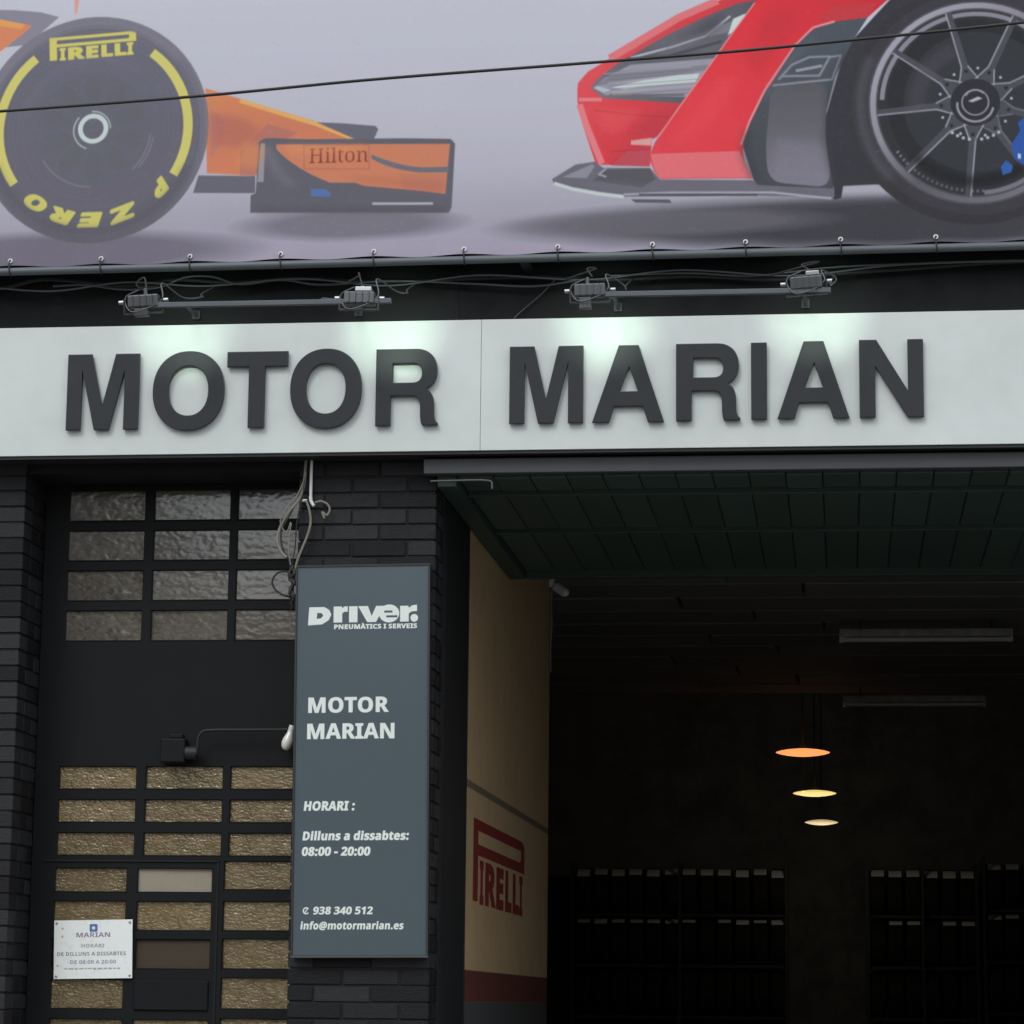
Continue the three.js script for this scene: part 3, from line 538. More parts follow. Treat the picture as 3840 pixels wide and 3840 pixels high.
{
  const W = 6.6, H = 2.0, g = new THREE.BoxGeometry(W, H, 0.004, 220, 40, 1), p = g.attributes.position;
  for (let i = 0; i < p.count; i++) {              // sheet pulled tight between its ties
    const x = p.getX(i), y = p.getY(i), low = Math.max(0, 1 - (y + H / 2) / 0.3), ph = (x - 0.02 + 2.228) / 0.4134;
    p.setZ(i, p.getZ(i) + 0.003 * low * Math.cos(ph * Math.PI * 2) + 0.006 * fbm(x * 0.9, y * 0.9, 2));
    if (y < -H / 2 + 0.001) p.setY(i, y + 0.004 * Math.cos(ph * Math.PI * 2) - 0.002);
  }
  g.translate(-0.02, H / 2, 0); g.computeVertexNormals();
  const print = matt(0xffffff, 0.6, { map: bannerPrint() }), back = std(lin(0.6, 0.6, 0.6), 0.6);
  mesh('printed_sheet', g, [back, back, back, back, print, back], banner);
  mesh('frame_tube', rod([-3.4, -0.027, 0.005], [3.4, -0.027, 0.005], 0.018, 16), M.greyPaint, banner);
  mesh('frame_tube', rod([-3.4, 2.03, 0.005], [3.4, 2.03, 0.005], 0.018, 16), M.greyPaint, banner);
  for (const x of [-3.2, 0.1, 3.2]) mesh('frame_bracket', box(x - 0.02, x + 0.02, -0.04, -0.015, -0.198, -0.01), M.darkMetal, banner);
  for (let k = -3; k < 14; k++) {
    const x = -2.228 + 0.4134 * k + rr(-0.006, 0.006);
    const e = new THREE.TorusGeometry(0.008, 0.0035, 8, 16); e.translate(x, 0.022, 0.008);
    mesh('eyelet', e, M.whitePlastic, banner);
    mesh('tie', merge([tube([[x - 0.004, 0.022, 0.012], [x - 0.001, 0.0, 0.022], [x + 0.002, -0.027, 0.0265], [x + 0.004, -0.05, 0.012], [x + 0.004, -0.04, -0.012]], 0.003, 20, 6)]), M.blackRubber, banner);
  }
}

// ---------------------------------------------------------------- floodlights on bars in front of the sign
const ledGlow = new THREE.MeshStandardMaterial({ color: lin(0.8, 0.85, 0.8), emissive: lin(0.85, 1, 0.86), emissiveIntensity: 1 });
[[-2.915, 4.54, 'floodlight aimed at the first letter O of the white sign'], [-1.99, 4.535, 'floodlight aimed at the letter R of the first sign word'], [-1.022, 4.55, 'floodlight aimed between the letters M and A of the second sign word'], [-0.13, 4.565, 'floodlight aimed at the last letter A of the white sign']].forEach(([x, y, label], i) => {
  const f = thing('floodlight', 'small grey ' + label, 'floodlight', 'floodlights along the top of the sign');
  f.position.set(x, y - 0.036, 0.88); f.rotation.set([0.1, -0.06, 0.03, 0.12][i], [0.03, -0.02, 0.01, -0.03][i], [0.05, -0.03, 0.02, 0.06][i]);
  const body = mesh('housing', rbox(-0.065, 0.065, -0.024, 0.03, -0.035, 0.02, 0.007), M.midMetal, f);
  for (let k = 0; k < 4; k++) mesh('cooling_fin', box(-0.045 + k * 0.028, -0.041 + k * 0.028, -0.018, 0.026, 0.0205, 0.027), M.midMetal, f);
  mesh('driver_box', rbox([-0.04, -0.02, -0.045, 0.0][i], [0.02, 0.05, 0.005, 0.055][i], [-0.062, 0.031, -0.075, 0.031][i], [-0.0255, 0.052, -0.0255, 0.05][i], -0.02, 0.015, 0.004), i % 2 ? M.alu : M.midMetal, f);
  mesh('led_lens', box(-0.055, 0.055, -0.016, 0.022, -0.041, -0.0355), ledGlow, f);
  mesh('yoke', merge([box(-0.085, -0.08, -0.05, 0.014, -0.012, 0.012), box(0.08, 0.085, -0.05, 0.014, -0.012, 0.012), box(-0.0795, 0.0795, -0.05, -0.045, -0.012, 0.012)]), M.darkMetal, f);
  for (const s of [-1, 1]) mesh('knob', at(new THREE.CylinderGeometry(0.009, 0.009, 0.02, 12).rotateZ(Math.PI / 2), s * 0.0955, 0.003, 0), M.alu, f);
  mesh('cable_gland', at(new THREE.CylinderGeometry(0.007, 0.009, 0.03, 10), i === 2 ? -0.01 : 0.01, 0.044, 0), M.midMetal, f);
  const light = new THREE.SpotLight(lin(0.76, 1, 0.8), 0.72, 0, 0.42, 1, 2); light.name = 'floodlight_beam';
  light.position.set(0, 0.003, -0.06); light.target.position.set([0.02, 0.0, 0.01, 0.01][i], [-0.015, 0.1, 0.037, -0.03][i], -0.74); light.castShadow = true; light.shadow.radius = 2;
  f.add(light, light.target);
});
for (const [xa, xb, y, label] of [[-2.90, -1.855, 4.488, 'thin grey steel bar carrying the floodlights over the word with the letter T'], [-1.04, -0.03, 4.498, 'thin grey steel bar carrying the floodlights over the word with the letter N']]) {
  const b = thing('lamp_bar', label, 'bar', 'floodlight bars');
  mesh('cross_bar', rbox(xa, xb, y - 0.011, y + 0.011, 0.87, 0.892, 0.003), M.greyPaint, b);
  for (const x of xa < -2 ? [-2.925, -2.178].map((v) => v + 0.03) : [-0.976, -0.144]) {
    mesh('arm', merge([rod([x, y + 0.012, 0.881], [x, 4.66, 0.2], 0.009, 10), rod([x, 4.66, 0.2], [x, 4.66, 0.02], 0.009, 10)]), M.greyPaint, b);
    mesh('wall_plate', box(x - 0.018, x + 0.018, 4.645, 4.685, 0.002, 0.012), M.darkMetal, b);
  }
}
// cables slung along the wall above the sign
function cable(name, label, points, r, mat, seg = 80) { return tag(mesh(name, tube(points, r, seg, 8), mat), label, 'cable'); }
cable('wall_cable', 'black cable slung under the left half of the banner', [[-4.8, 4.80, 0.03], [-3.811,4.799,0.030], [-3.622,4.835,0.040], [-3.435,4.821,0.040], [-3.212,4.797,0.040], [-2.991,4.822,0.040], [-2.745,4.805,0.040], [-2.429,4.816,0.040], [-2.042,4.796,0.030], [-1.717,4.799,0.030]], 0.008, M.blackRubber);
cable('wall_cable', 'grey cable dipping and rising on the dark wall behind the floodlights', [[-3.550,4.796,0.070], [-3.404,4.801,0.060], [-3.231,4.777,0.060], [-3.059,4.784,0.060], [-2.938,4.828,0.060], [-2.815,4.828,0.060], [-2.692,4.791,0.060], [-2.497,4.807,0.060], [-2.327,4.782,0.060], [-1.989,4.792,0.060], [-1.604,4.770,0.060], [-1.342,4.755,0.060], [-1.129,4.782,0.060]], 0.005, M.midMetal, 140);
cable('wall_cable', 'black cable bundle slung under the right half of the banner', [[-1.754,4.805,0.020], [-1.367,4.799,0.050], [-1.011,4.780,0.050], [-0.657,4.790,0.050], [-0.236,4.767,0.050], [-0.049,4.785,0.050], [0.275,4.802,0.050], [0.850,4.828,0.050], [2.3, 4.78, 0.04]], 0.009, M.blackRubber);
cable('wall_cable', 'thin grey cable stretched under the red car end of the banner', [[-1.009,4.791,0.080], [-0.656,4.796,0.080], [-0.375,4.778,0.080], [-0.049,4.808,0.080], [0.367,4.819,0.080], [0.848,4.823,0.080], [2.3, 4.8, 0.06]], 0.0045, M.midMetal);
cable('wall_cable', 'thin wire running slantwise down the wall to the sign top', [[-1.248,4.792,0.050], [-1.321,4.723,0.030], [-1.405,4.654,0.020], [-1.440,4.621,0.020]], 0.003, M.midMetal);
[[240, 300, 545], [650, 690, 535], [1090, 1115, 530], [1490, 1522, 515]].forEach(([xa, xb, y], i) => {
  const fx = [-2.915, -1.99, -1.022, -0.13][i], fy = [4.504, 4.499, 4.514, 4.529][i];
  const words = ['first letter O', 'first letter R', 'second letter M', 'last letter A'];
  cable('lamp_lead', 'slack grey lead drooping beside the floodlight over the ' + words[i], [[fx + 0.12, 4.79, 0.05], [fx + 0.1, 4.70, 0.25], [fx + 0.16 - 0.02 * i, 4.62, 0.5], [fx + 0.12, 4.57 + 0.01 * i, 0.7], [fx + 0.06, 4.60, 0.82], [fx + 0.075, fy + 0.02, 0.86], [fx + 0.03, fy - 0.03, 0.905], [fx - 0.05, fy - 0.045, 0.9], [fx - 0.08, fy + 0.02, 0.88], [fx - 0.02, fy + 0.05, 0.89]], 0.003, M.midMetal, 80);
  cable('lamp_lead', 'thin black lead looping from the wall to the floodlight over the ' + words[i], [[fx - 0.1, 4.80, 0.05], [fx - 0.16, 4.72, 0.3], [fx - 0.1 + 0.05 * i, 4.66 + 0.01 * i, 0.62], [fx - 0.02, 4.63, 0.8], [fx + 0.01, fy + 0.06, 0.88]], 0.0035, M.blackRubber, 50);
});
cable('wall_cable', 'thin black cable sagging in short swags below the banner tube', [[-4.8, 4.77, 0.1], [-4.0, 4.80, 0.1], [-3.55, 4.765, 0.1], [-3.2, 4.80, 0.1], [-2.85, 4.775, 0.1], [-2.4, 4.80, 0.1], [-2.0, 4.76, 0.1], [-1.6, 4.80, 0.1], [-1.1, 4.77, 0.1], [-0.7, 4.805, 0.1], [-0.2, 4.77, 0.1], [0.3, 4.81, 0.1], [2.3, 4.80, 0.1]], 0.004, M.greyPaint, 200);
cable('street_cable', 'black overhead cable crossing in front of the banner', [[-9, 4.98, 1.5], [-6, 5.04, 1.5], [-3.379, 5.154, 1.5], [-2.527, 5.197, 1.5], [-1.852, 5.244, 1.5], [-1.02, 5.286, 1.5], [-0.368, 5.32, 1.5], [0.048, 5.35, 1.5], [0.732, 5.403, 1.5], [3, 5.62, 1.5], [9, 6.3, 1.5]], 0.0065, M.blackRubber, 160);

// ---------------------------------------------------------------- tall name board on the brick pillar
const board = thing('name_board', 'tall slate blue opening hours board with white lettering on the brick pillar', 'sign board');
board.position.set(-2.386 + 0.2975, 1.792 + 0.8555, 0); board.rotation.z = 0.01;
{
  const cv = document.createElement('canvas'); cv.width = 512; cv.height = 1472; const c = cv.getContext('2d');
  c.fillStyle = '#4f5b63'; c.fillRect(0, 0, 512, 1472);
  for (let i = 0; i < 900; i++) { c.globalAlpha = 0.05; c.fillStyle = rnd() < 0.5 ? '#3f484f' : '#56626a'; const r = 1 + 10 * rnd() ** 3; c.beginPath(); c.arc(rnd() * 512, rnd() * 1472, r, 0, 7); c.fill(); }
  c.globalAlpha = 1;
  const ink = '#e4ebe6';
  const fit = (t, x0, yb, x1, cap, skew = 0, font = 'bold 100px sans-serif', st = 0) => { c.save(); c.translate(x0, yb); c.transform(1, 0, skew, 1, 0, 0); c.font = font; const m = c.measureText(t); c.scale((x1 - x0) / m.width, cap / 73); c.fillStyle = ink; c.fillText(t, 0, 0); if (st) { c.strokeStyle = ink; c.lineWidth = st; c.lineJoin = 'round'; c.strokeText(t, 0, 0); } c.restore(); };
  // wide logo word, letters drawn as blocks
  {
    const [x0, yt] = [42,153], [x1, yb] = [469,215], w = x1 - x0, h = yb - yt; c.fillStyle = ink;
    const X = (u) => x0 + u * w, Y = (v) => yt + v * h;
    const pth = (p, hole) => { c.beginPath(); for (const q of [p, hole]) if (q) { q.forEach(([u, v], i) => i ? c.lineTo(X(u), Y(v)) : c.moveTo(X(u), Y(v))); c.closePath(); } c.fill('evenodd'); };
    pth([[0.01, 0.02], [0.15, 0.02], [0.195, 0.2], [0.215, 0.5], [0.19, 0.85], [0.13, 1.1], [0.0, 1.15]], [[0.085, 0.38], [0.125, 0.4], [0.14, 0.55], [0.12, 0.72], [0.08, 0.75]]);
    pth([[0.235, 0], [0.31, 0], [0.315, 0.1], [0.335, 0], [0.365, 0], [0.365, 0.33], [0.33, 0.34], [0.315, 0.46], [0.315, 1], [0.235, 1]]);
    pth([[0.377, 0], [0.455, 0], [0.455, 1], [0.377, 1]]);
    pth([[0.46, 0], [0.55, 0], [0.585, 0.62], [0.625, 0], [0.705, 0], [0.625, 1], [0.545, 1]]);
    c.beginPath(); c.ellipse(X(0.745), Y(0.48), w * 0.093, h * 0.56, 0, 0, 7); c.fill();
    c.fillStyle = '#4f5b63'; c.fillRect(X(0.7), Y(0.3), w * 0.075, h * 0.13); c.fillRect(X(0.72), Y(0.6), w * 0.1, h * 0.13); c.fillStyle = ink;
    pth([[0.845, 0.02], [0.92, 0.02], [0.925, 0.15], [0.955, 0], [1, -0.04], [1, 0.36], [0.95, 0.38], [0.925, 0.5], [0.925, 1], [0.845, 1]]);
    c.beginPath(); c.arc(X(0.975), Y(0.78), h * 0.24, 0, 7); c.fill();
  }
  { const [xa, ya, xb] = [143,240, 470,243]; fit('PNEUMÀTICS I SERVEIS', xa, ya, xb, 17, 0, 'bold 100px sans-serif', 4); }
  { const [xa, ya, xb] = [41,559, 360,558]; fit('MOTOR', xa, ya, xb, 57, 0, 'bold 100px sans-serif', 3); }
  { const [xa, ya, xb] = [38,659, 391,656]; fit('MARIAN', xa, ya, xb, 57, 0, 'bold 100px sans-serif', 3); }
  { const [xa, ya, xb] = [32,930, 233,931]; fit('HORARI :', xa, ya, xb, 34, -0.12, 'bold 100px sans-serif', 5); }
  { const [xa, ya, xb] = [29,1042, 443,1042]; fit('Dilluns a dissabtes:', xa, ya, xb, 32, -0.12, 'bold 100px sans-serif', 5); }
  { const [xa, ya, xb] = [28,1100, 294,1100]; fit('08:00 - 20:00', xa, ya, xb, 32, -0.12, 'bold 100px sans-serif', 5); }
  { const [xa, ya, xb] = [75,1319, 306,1319]; fit('938 340 512', xa, ya, xb, 28, -0.12, 'bold 100px sans-serif', 3); c.strokeStyle = ink; c.lineWidth = 5; c.beginPath(); c.arc(xa - 25, ya - 13, 11, 0.7, 5.6); c.stroke(); c.lineWidth = 4; c.beginPath(); c.moveTo(xa - 30, ya - 6); c.lineTo(xa - 20, ya - 20); c.stroke(); }
  { const [xa, ya, xb] = [26,1375, 425,1373]; fit('info@motormarian.es', xa, ya, xb, 28, -0.12, 'bold 100px sans-serif', 3); }
  const t = new THREE.CanvasTexture(cv); t.colorSpace = THREE.SRGBColorSpace; t.anisotropy = 8;
  mesh('backing_box', rbox(-0.298, 0.298, -0.856, 0.856, 0.004, 0.047, 0.003), M.darkMetal, board);
  const g = new THREE.BoxGeometry(0.583, 1.697, 0.004); g.translate(0, 0, 0.0505);
  mesh('printed_face', g, [M.greyPaint, M.greyPaint, M.greyPaint, M.greyPaint, std(0xffffff, 0.17, { map: t }), M.greyPaint], board);
  for (const [x0, x1, y0, y1] of [[-0.3, 0.3, 0.8495, 0.858], [-0.3, 0.3, -0.858, -0.8495], [-0.3, -0.2925, -0.849, 0.849], [0.2925, 0.3, -0.849, 0.849]]) mesh('edge_profile', box(x0, x1, y0, y1, 0.046, 0.057), y1 < 0 ? M.midMetal : M.darkMetal, board);
}

// ---------------------------------------------------------------- notice plate on the wicket door
{
  const cv = document.createElement('canvas'); cv.width = 512; cv.height = 374; const c = cv.getContext('2d');
  c.fillStyle = '#f3f7f5'; c.fillRect(0, 0, 512, 374);
  const fit = (t, x0, yb, x1, cap, col) => { c.save(); c.translate(x0, yb); c.font = 'bold 100px sans-serif'; const m = c.measureText(t); c.scale((x1 - x0) / m.width, cap / 73); c.fillStyle = col; c.fillText(t, 0, 0); c.restore(); };
  c.fillStyle = '#5b74b4'; c.beginPath(); c.roundRect(232, 26, 52, 50, 8); c.fill(); c.fillStyle = '#e8edf2'; c.beginPath(); c.arc(258, 51, 11, 0, 7); c.fill();
  fit('MARIAN', 140, 110, 372, 30, '#8a7b99');
  fit('HORARI', 176, 176, 330, 24, '#969c9f');
  fit('DE DILLUNS A DISSABTES', 18, 228, 472, 25, '#85868e');
  fit('DE 08:00 A 20:00', 104, 280, 408, 25, '#9b8fae');
  c.fillStyle = '#a4acae'; for (let x = 66; x < 420;) { const w = 10 + 26 * rnd(); c.fillRect(x, 306, w, 6 + 6 * rnd()); x += w + 7; }
  c.fillStyle = '#c8ad6a'; for (const [x, y] of [[54, 52], [54, 104], [24, 290]]) { c.beginPath(); c.arc(x, y, 7, 0, 7); c.fill(); }
  for (let i = 0; i < 200; i++) { c.globalAlpha = 0.07; c.fillStyle = rnd() < 0.5 ? '#9fa39a' : '#ffffff'; c.beginPath(); c.arc(rnd() * 512, rnd() * 374, 2 + 14 * rnd(), 0, 7); c.fill(); }
  const t = new THREE.CanvasTexture(cv); t.colorSpace = THREE.SRGBColorSpace;
  const o = thing('notice_plate', 'small white notice plate with blue square emblem fixed on the glazed door', 'notice');
  o.position.set(-3.352, 1.822, -0.303); o.rotation.set(0.02, 0.0, 0.022);
  const w = std(lin(0.6, 0.62, 0.61), 0.5), g = new THREE.BoxGeometry(0.36, 0.26, 0.004);
  mesh('printed_plate', g, [w, w, w, w, std(0xffffff, 0.45, { map: t }), w], o);
  for (const [x, y] of [[-0.168, 0.118], [0.168, 0.118], [-0.168, -0.118], [0.168, -0.118]]) mesh('screw_head', at(new THREE.SphereGeometry(0.006, 10, 6), x, y, 0.002), M.alu, o);
  for (const y of [-0.1, 0.1]) mesh('spacer', box(-0.16, 0.16, y - 0.008, y + 0.008, -0.012, -0.0025), M.darkMetal, o);
}

// ---------------------------------------------------------------- arm lamp over the wicket
{
  const o = thing('arm_lamp', 'black arm lamp with bare white bulb in front of the glazed door', 'lamp');
  mesh('mounting_box', rbox(-3.06, -2.945, 2.655, 2.765, -0.314, -0.24, 0.008), M.doorFrame, o);
  mesh('hood', rbox(-3.02, -2.96, 2.7655, 2.785, -0.3, -0.255, 0.005), M.doorFrame, o);
  mesh('hinge', merge([at(new THREE.CylinderGeometry(0.03, 0.03, 0.05, 16).rotateZ(Math.PI / 2), -2.919, 2.7, -0.262), rod([-2.905, 2.7, -0.25], [-2.89, 2.7, -0.25], 0.018)]), M.blackRubber, o);
  mesh('arm', tube([[-2.893, 2.69, -0.25], [-2.89, 2.73, -0.25], [-2.884, 2.775, -0.25], [-2.865, 2.797, -0.25], [-2.82, 2.802, -0.25], [-2.7, 2.803, -0.25], [-2.5, 2.804, -0.25], [-2.455, 2.806, -0.25]], 0.0065, 60, 8), M.blackRubber, o);
  const pr = [[0, 0], [0.012, 0.002], [0.022, 0.014], [0.026, 0.032], [0.024, 0.05], [0.017, 0.072], [0.0135, 0.085]].map((p) => new THREE.Vector2(...p));
  const bg = new THREE.LatheGeometry(pr, 20); const turn = (g) => { g.rotateZ(-0.28); g.translate(-2.488, 2.712, -0.25); return g; };
  mesh('bulb', turn(bg), new THREE.MeshPhysicalMaterial({ color: lin(0.82, 0.8, 0.74), roughness: 0.2, clearcoat: 1 }), o);
  mesh('socket', turn(at(new THREE.CylinderGeometry(0.014, 0.014, 0.03, 14), 0, 0.1, 0)), M.whitePlastic, o);
}

// ---------------------------------------------------------------- wires at the top of the pillar
tag(mesh('conduit', merge([rod([-2.345, 3.985, 0.022], [-2.345, 3.815, 0.022], 0.007), tube([[-2.345, 3.818, 0.022], [-2.343, 3.8, 0.023], [-2.335, 3.785, 0.026], [-2.328, 3.775, 0.028]], 0.008, 12, 8)]), M.whitePlastic), 'pale plastic conduit coming down from the sign onto the brick pillar', 'conduit');
cable('loose_wire', 'thick dusty wire hanging from the sign beside the pale conduit', [[-2.367,3.997,0.030], [-2.371,3.930,0.030], [-2.378,3.858,0.030], [-2.397,3.799,0.040], [-2.430,3.754,0.050], [-2.457,3.711,0.050], [-2.478,3.664,0.050], [-2.486,3.616,0.050], [-2.468,3.568,0.050], [-2.443,3.539,0.050]], 0.007, M.greyCable);
cable('loose_wire', 'thin dark wire looping down in front of the upper panes', [[-2.406,3.798,0.030], [-2.436,3.723,0.050], [-2.466,3.664,0.050], [-2.469,3.621,0.050], [-2.456,3.568,0.050], [-2.431,3.522,0.040], [-2.421,3.452,0.030], [-2.415,3.381,0.030]], 0.004, M.blackRubber);
cable('loose_wire', 'dusty wire sagging from the conduit to the name board edge', [[-2.365,3.800,0.030], [-2.350,3.762,0.030], [-2.341,3.702,0.030], [-2.354,3.642,0.030], [-2.377,3.583,0.030], [-2.395,3.535,0.030], [-2.408,3.476,0.030], [-2.406,3.416,0.030]], 0.0055, M.greyCable);
cable('loose_wire', 'short curled wire end beside the pale conduit', [[-2.323,3.789,0.035], [-2.295,3.795,0.030], [-2.266,3.780,0.030], [-2.256,3.756,0.030], [-2.269,3.731,0.035], [-2.289,3.746,0.035], [-2.278,3.717,0.035]], 0.005, M.greyCable);
cable('loose_wire', 'black ring of wire at the name board upper corner', [[-2.432,3.480,0.030], [-2.477,3.475,0.040], [-2.505,3.441,0.040], [-2.495,3.403,0.040], [-2.460,3.375,0.040], [-2.424,3.362,0.030], [-2.413,3.328,0.030]], 0.0045, M.blackRubber);
cable('loose_wire', 'thin pale wire doubled back in front of the upper panes', [[-2.373,3.892,0.040], [-2.402,3.818,0.050], [-2.445,3.762,0.060], [-2.472,3.698,0.060], [-2.446,3.651,0.050], [-2.426,3.699,0.050], [-2.435,3.592,0.050], [-2.425,3.507,0.040]], 0.003, M.greyCable, 70);
cable('loose_wire', 'thin black wire hanging straight beside the name board corner', [[-2.362,3.983,0.030], [-2.379,3.833,0.035], [-2.401,3.700,0.040], [-2.406,3.593,0.040], [-2.418,3.498,0.040], [-2.409,3.403,0.040], [-2.419,3.309,0.035]], 0.003, M.blackRubber, 60);
tag(mesh('wire_knot', merge([tube([[-2.427,3.500,0.030], [-2.403,3.468,0.050], [-2.429,3.446,0.040], [-2.405,3.425,0.050], [-2.425,3.398,0.040], [-2.404,3.369,0.045], [-2.421,3.333,0.030]], 0.0075, 40, 8), tube([[-2.413,3.503,0.040], [-2.430,3.463,0.050], [-2.409,3.431,0.040], [-2.425,3.382,0.050], [-2.411,3.351,0.035]], 0.006, 40, 8)]), M.blackRubber), 'tangled knot of black wire beside the name board', 'wire');
tag(mesh('wire_clip', rbox(-2.392, -2.36, 3.795, 3.806, 0.004, 0.03, 0.003), M.whitePlastic), 'tiny pale clip holding the wires on the pillar', 'clip');

// ---------------------------------------------------------------- inside the bay
{
  const o = thing('security_camera', 'small white security camera on the inner end of the beige wall', 'camera');
  mesh('base', rbox(-1.778, -1.745, 4.12, 4.2, -4.83, -4.75, 0.006), M.whitePlastic, o);
  mesh('bracket', rod([-1.75, 4.14, -4.79], [-1.715, 4.115, -4.77], 0.009), M.whitePlastic, o);
  const b = new THREE.CapsuleGeometry(0.03, 0.06, 6, 14); b.rotateZ(1.0); b.rotateY(-0.3); b.translate(-1.705, 4.1, -4.755); mesh('housing', b, M.whitePlastic, o);
  cable('camera_lead', 'grey lead running down the beige wall end from the security camera', [[-1.765, 4.12, -4.8], [-1.77, 4.0, -4.81], [-1.765, 3.9, -4.8], [-1.772, 3.78, -4.81], [-1.772, 3.6, -4.82]], 0.008, M.greyCable, 40);
}
[[0.582, -7.45, 'fluorescent batten close behind the overhead door'], [0.603, -11.72, 'fluorescent batten deeper in the hall before the round lamps']].forEach(([x, z, l]) => {
  const o = thing('fluorescent_light', 'unlit ' + l, 'ceiling light', 'fluorescent battens on the hall ceiling'); o.position.set(x, 4.15, z);
  mesh('batten', rbox(-0.6, 0.6, 0.0, 0.055, -0.04, 0.04, 0.008), M.oldWhite, o);
  for (const s of [-1, 1]) { mesh('tube', at(new THREE.CylinderGeometry(0.014, 0.014, 1.14, 12).rotateZ(Math.PI / 2), 0, -0.018, s * 0.022), M.whitePlastic, o); mesh('suspension', rod([s * 0.45, 0.056, 0], [s * 0.45, 0.124, 0], 0.006), M.darkMetal, o); }
  for (const s of [-1, 1]) mesh('end_cap', rbox(s * 0.585 - 0.014, s * 0.585 + 0.014, -0.036, -0.0005, -0.038, 0.038, 0.004), M.whitePlastic, o);
});
[[-0.364, -13.7, 0.245, [1, 0.3, 0.09], 0.95, 'orange glowing round pendant lamp, the largest of the three in the hall'], [-0.31, -18.7, 0.235, [1, 0.72, 0.22], 0.6, 'yellow glowing round pendant lamp, middle one of three in the hall'], [-0.277, -23.6, 0.21, [0.9, 0.68, 0.34], 0.34, 'dim yellow round pendant lamp, the deepest of three in the hall']].forEach(([x, z, r, col, e, label]) => {
  const o = thing('pendant_lamp', label, 'lamp', 'round pendant lamps in the hall'); o.position.set(x, 3.9, z);
  const glow = new THREE.MeshStandardMaterial({ color: lin(0.3, 0.26, 0.2), emissive: lin(...col), emissiveIntensity: e });
  const lens = new THREE.LatheGeometry([[0, -0.034], [0.08, -0.031], [0.15, -0.022], [0.2, -0.011], [0.228, -0.002], [0.232, 0.002], [0.2, 0.013], [0.15, 0.023], [0.08, 0.032], [0, 0.035]].map(([a, b]) => new THREE.Vector2(a * r / 0.23, b)), 32);
  mesh('glowing_lens', lens, glow, o);
  mesh('cap', at(new THREE.CylinderGeometry(0.02, 0.03, 0.05, 16), 0, 0.061, 0), M.darkMetal, o);
  mesh('rod', rod([0, 0.086, 0], [0, 4.3, 0], 0.008), M.darkMetal, o);
  const l = new THREE.PointLight(lin(...col).lerp(lin(1, 0.95, 0.85), z > -15 ? 0 : 0.6), z > -15 ? 0.08 : z > -20 ? 0.3 : 0.5, 0, 2); l.position.set(0, -0.35, 0); l.castShadow = true; o.add(l);
});
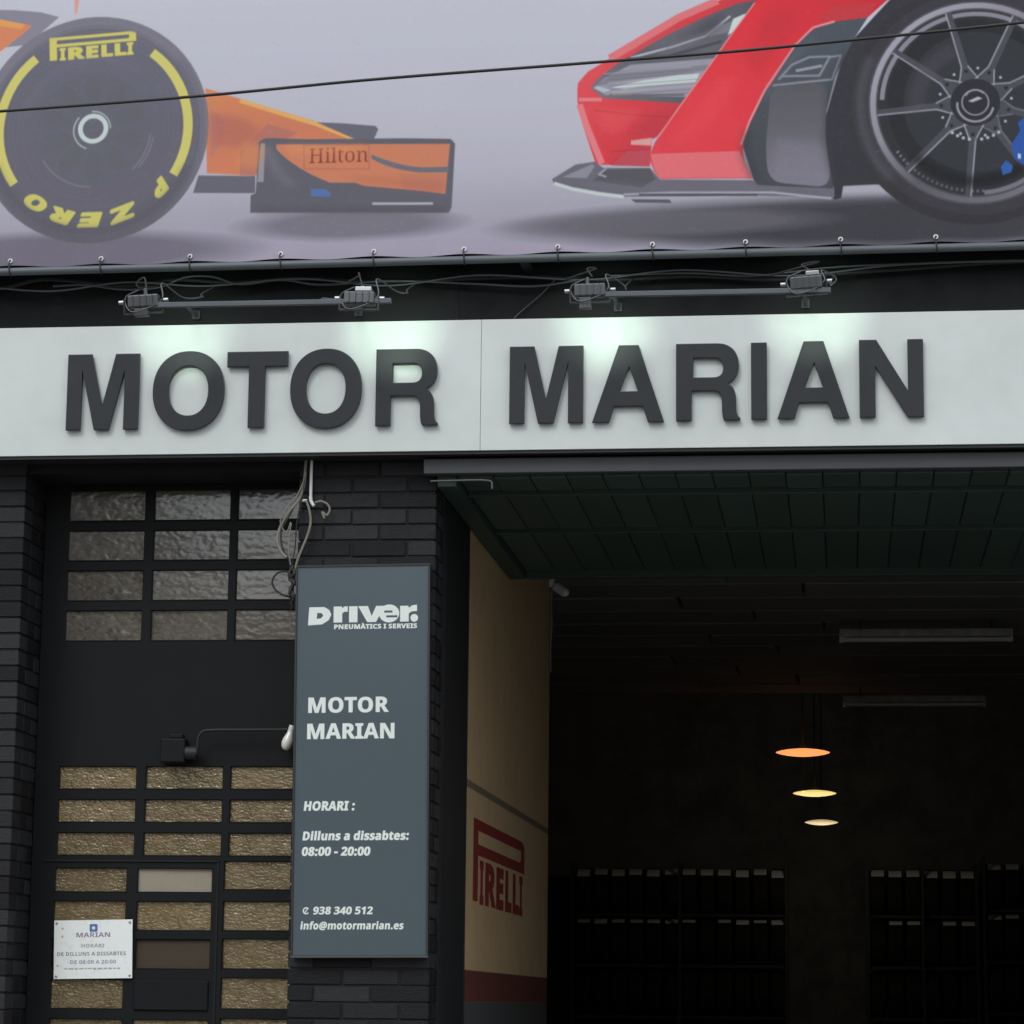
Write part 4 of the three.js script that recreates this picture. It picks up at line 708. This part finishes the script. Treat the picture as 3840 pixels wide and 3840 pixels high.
// tyre racks along the rear wall
const prof = [[0.2, -0.085], [0.215, -0.1], [0.27, -0.108], [0.312, -0.102], [0.33, -0.08], [0.333, -0.03], [0.333, 0.03], [0.33, 0.08], [0.312, 0.102], [0.27, 0.108], [0.215, 0.1], [0.2, 0.085], [0.2, -0.085]];
const tyreGeo = new THREE.LatheGeometry(prof.map((p) => new THREE.Vector2(...p)), 28); tyreGeo.rotateZ(Math.PI / 2);
const first = mesh('tyre', tyreGeo, M.tyre);
{
  const g = new THREE.CylinderGeometry(0.3355, 0.3355, 0.17, 8, 1, true, 0.5, 0.5); g.rotateZ(Math.PI / 2);   // paper label stuck on the tread
  mesh('tread_label', g, std(lin(0.85, 0.84, 0.82), 0.7, { side: THREE.DoubleSide }), first);
}
let firstUsed = false;
[[-3.62, 12, 0.0, 'left'], [0.32, 6, 0.0, 'middle'], [1.86, 7, 0.09, 'right']].forEach(([x0, n, lift, which], ri) => {
  const rk = thing('tyre_rack', ['long dark steel tyre rack against the rear wall behind the partition end', 'short dark steel tyre rack on the rear wall below the fluorescent battens', 'slightly taller dark steel tyre rack on the rear wall beside the short rack'][ri], 'rack');
  const x1 = x0 + n * 0.238, tops = [3.43, 2.755, 2.08, 1.405];
  for (const x of [x0 - 0.02, (x0 + x1) / 2, x1 - 0.005]) for (const z of [-26.35, -25.75]) mesh('post', box(x - 0.02, x + 0.02, 0.1, 3.5 + lift, z - 0.02, z + 0.02), M.rack, rk);
  for (const t of tops) for (const z of [-26.24, -25.86]) mesh('shelf_rail', box(x0, x1, t + lift - 0.652, t + lift - 0.612, z - 0.02, z + 0.02), M.rack, rk);
  for (let r = 0; r < 4; r++) for (let k = 0; k < n; k++) {
    const t = firstUsed ? first.clone() : first; if (firstUsed) { t.name = numbered('tyre'); scene.add(t); } firstUsed = true;
    t.position.set(x0 + 0.12 + k * 0.238 + rr(-0.006, 0.006), tops[r] + lift - 0.333 + rr(-0.003, 0.003), -26.05); t.rotation.x = rnd() < 0.2 ? rr(1.9, 3.6) : r === 0 ? rr(-0.3, -0.16) : r === 1 ? rr(-0.5, -0.36) : rr(1.9, 3.6);
    t.userData = { label: ['black car tyre standing on the ' + ['top', 'second', 'third', 'lowest'][r] + ' shelf of the ' + ['long', 'short', 'taller'][ri] + ' tyre rack'][0], category: 'tyre', group: ['top', 'second', 'third', 'lowest'][r] + ' shelf tyres, ' + ['long', 'short', 'taller'][ri] + ' rack' };
  }
});

// ---------------------------------------------------------------- the houses over the road, which the panes mirror
{
  const o = thing('street_house', 'beige rendered two storey house across the road facing the workshop', 'building');
  mesh('wall', box(-9.7, 18, 0.13, 6.1, 22.2, 30), M.beigeRender, o);
  mesh('roof', box(-9.69, 18.3, 6.103, 6.28, 21.95, 30.3), M.concrete, o);
  const openings = (o, x0, n, ys) => { for (let k = 0; k < n; k++) for (const y of ys) {
    mesh('window', box(x0 + k * 4.2, x0 + 1.4 + k * 4.2, y, y + 1.5, 22.12, 22.197), M.darkGlass, o);
    mesh('sill', box(x0 - 0.1 + k * 4.2, x0 + 1.5 + k * 4.2, y - 0.09, y - 0.004, 22.02, 22.197), M.concrete, o);
  } };
  openings(o, -5.2, 6, [1.0, 4.0]);
  const h = thing('street_house', 'taller dark red brick house across the road with slate upper storey', 'building');
  mesh('wall', box(-27, -9.76, 0.13, 6.0, 22.2, 30), M.redBrick, h);
  mesh('upper_storey', box(-27, -9.76, 6.003, 10.2, 22.15, 30), M.slate, h);
  openings(h, -25.5, 4, [1.0, 3.9]);
}

renderer.render(scene, camera);
